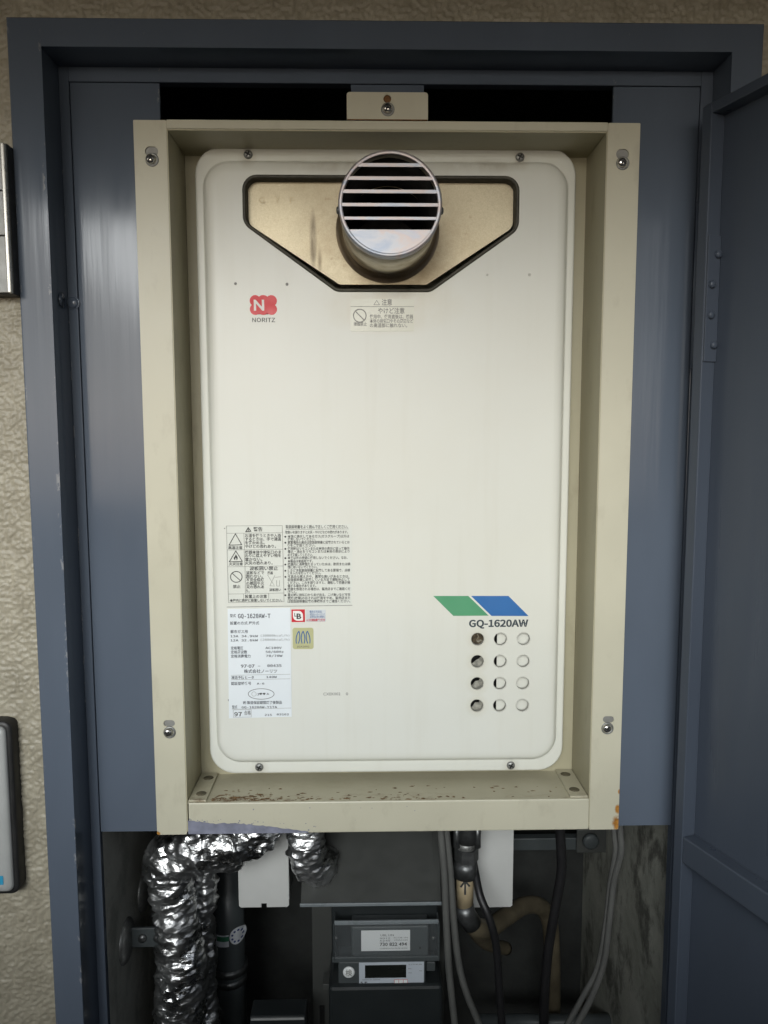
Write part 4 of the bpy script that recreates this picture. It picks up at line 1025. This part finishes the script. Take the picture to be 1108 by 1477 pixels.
strokes('window_border', [[(a_.x, a_.z), (b_.x, a_.z), (b_.x, b_.z), (a_.x, b_.z), (a_.x, a_.z)], [(a_.x * .67 + b_.x * .33, a_.z), (a_.x * .67 + b_.x * .33, b_.z)], [(a_.x * .33 + b_.x * .67, a_.z), (a_.x * .33 + b_.x * .67, b_.z)]], .0004, yl - .0001, M['badge_red'], mface)
c = at(503.3, 1402.3, yf)
sl_ = lathe('seal', [(.0001, yf - .0012), (.0052, yf - .0012), (.0064, yf - .0006), (.0066, yf + .0006)], M['meter_label'], mid, c=(c.x, 0, c.z), n=28)
text_lines('seal_mark', [('検', c.x - .0036, c.z - .0030, .0062, .0072)], yf - .0014, M['print_faint'], sl_, bold=.01)
for u_ in (485.5, 625.0):
    c = at(u_, 1352.5, ym + .0215); lathe('side_screw', [(.0001, ym + .0195), (.0016, ym + .0198), (.0022, ym + .0215)], M['steel_dull'], em, c=(c.x, 0, c.z), n=12)
bpx('window_cover', 481, 634, 1333.5, 1381, ym - .0062, ym - .0052, 'clear', em, 0)
for u_ in (481.0, 632.5): bpx('window_edge', u_, u_ + 1.5, 1333.5, 1386, ym - .0065, ym + .015, 'meter_case', em, .0002)
bpx('side_clip', 466, 476, 1420, 1428, ym + .01, ym + .03, 'hood', em, .0006)
# hood above the meter: a sheet sloping forward with a folded lip
h0l, h0r = at(439, 1192, ym + .04), at(634, 1192, ym + .04); h1l, h1r = at(434, 1303, ym - .03), at(636, 1303, ym - .03)
hd = tag(loft('hood', [[h0l, h0r], [h1l, h1r], [h1l + Vector((0, .0005, -.0026)), h1r + Vector((0, .0005, -.0026))], [h1l + Vector((0, .004, -.0026)), h1r + Vector((0, .004, -.0026))], [h1l + Vector((0, .0035, .001)), h1r + Vector((0, .0035, .001))], [h0l + Vector((0, .003, 0)), h0r + Vector((0, .003, 0))]], M['hood'], em, False, closed=False), label='grey sheet hood sloping forward above the meter')
box('hood_lip_highlight', h1l.x - .0008, h1r.x + .0008, h1l.y - .0022, h1l.y - .0002, h1l.z - .0030, h1l.z + .0006, M['rib'], hd, .0006)  # paler than the hood: light catching the lip is put into its colour
a_, b_ = h0l, h1l
for s_, xx in ((1, h1l.x + .004), (-1, h1r.x - .004)):
    V = [(xx, ym + .04, h0l.z), (xx, ym - .026, h1l.z), (xx, ym + .0545, h1l.z), (xx, ym + .0545, h0l.z)]
    V += [(xx + .0012 * s_, v[1], v[2]) for v in V]
    o = link('hood_cheek', mesh('hood_cheek', V, [(0, 1, 2, 3), (7, 6, 5, 4), (0, 4, 5, 1), (1, 5, 6, 2), (2, 6, 7, 3), (3, 7, 4, 0)]), M['hood'], hd)
bpx('board_slot', 461, 468, 1452, 1477, ym + .0525, ym + .0545, 'black', em, 0)

# small grey box at the bottom
sb = thing('junction_box', 'small grey box with pale front edge at the bottom left of the meter', 'box', at(400, 1500, .11))
a_, b_ = at(362, 1440, .15), at(440, 1560, .10)
bx_ = box('housing', at(360, 1450, .10).x, at(441, 1450, .10).x, .10, .127, at(400, 1560, .10).z, at(400, 1466, .10).z, M['meter_dark'], sb, .002)
box('lid_edge', at(362, 1450, .10).x, at(439, 1450, .10).x, .0975, .0995, at(400, 1469.5, .10).z, at(400, 1466.8, .10).z, M['silver'], bx_, .0004)
# dark pipe along the bottom right
tag(tube('floor_pipe', [at(690, 1474, .20), at(960, 1474, .20)], .009, M['meter_case'], None, 16), 'dark grey pipe running level at the bottom right of the shaft', 'pipe')

# ================================================================== things on the wall at the left edge
wp = thing('nameplate_box', 'pale metal nameplate panel with stacked fields on the wall beside the cabinet', 'nameplate', (-.40, Y_WALL, .155))
yb = -.047
zt, zb3 = at(10, 207, yb).z, at(16, 422, yb).z
xe = at(6.5, 300, yb).x; xt = at(12.0, 300, yb).x
box('back_box', xe - .14, xt + .0005, yb + .002, Y_WALL + .004, zb3 - .001, zt + .001, M['rubber'], wp, .0008)  # black side stands in for the shadow along the panel's edge
seam = [zt, at(6, 275, yb).z, at(8, 340, yb).z, zb3]
for k in range(3):
    box('name_field', xe - .138, xe - .0004, yb - .0008, yb + .002, seam[k + 1] + (.0005 if k < 2 else 0), seam[k] - .0005, M['silver'], wp, .0005)
box('edge_trim', xe, xt, yb - .0025, yb + .002, zb3 - .0005, zt, M['silver_edge'], wp, .0008)
ic = thing('intercom', 'silver intercom with rounded corners and black surround on the lower left wall', 'intercom', (-.38, Y_WALL, -.28))
yi = -.046
zt, zb3 = at(12, 1043, yi).z, at(24, 1294, yi).z
xr = at(11, 1150, yi).x
zc0, zc1 = zb3, zt
def irings(ins, y, r): return ring_at(xr - .100 + ins, xr + .0042 - ins, zc0 + ins, zc1 - ins, r, y, 6)
loft('surround', [irings(0, Y_WALL + .003, .008), irings(0, yi + .006, .008), irings(.001, yi + .004, .007), irings(.004, yi + .004, .005)], M['rubber'], ic, True, cap=False)
fp = loft('face_plate', [irings(.0038, yi + .006, .006), irings(.0042, yi + .002, .006), irings(.0060, yi + .0002, .0055), irings(.0100, yi, .004), irings(.046, yi, .002)], M['silver'], ic, True, cap=True)
c = at(1, 1270, yi - .0004)
box('blue_sticker', c.x - .012, c.x + .0022, yi - .0004, yi - .0001, c.z - .004, c.z + .004, M['sky_blue'], fp)
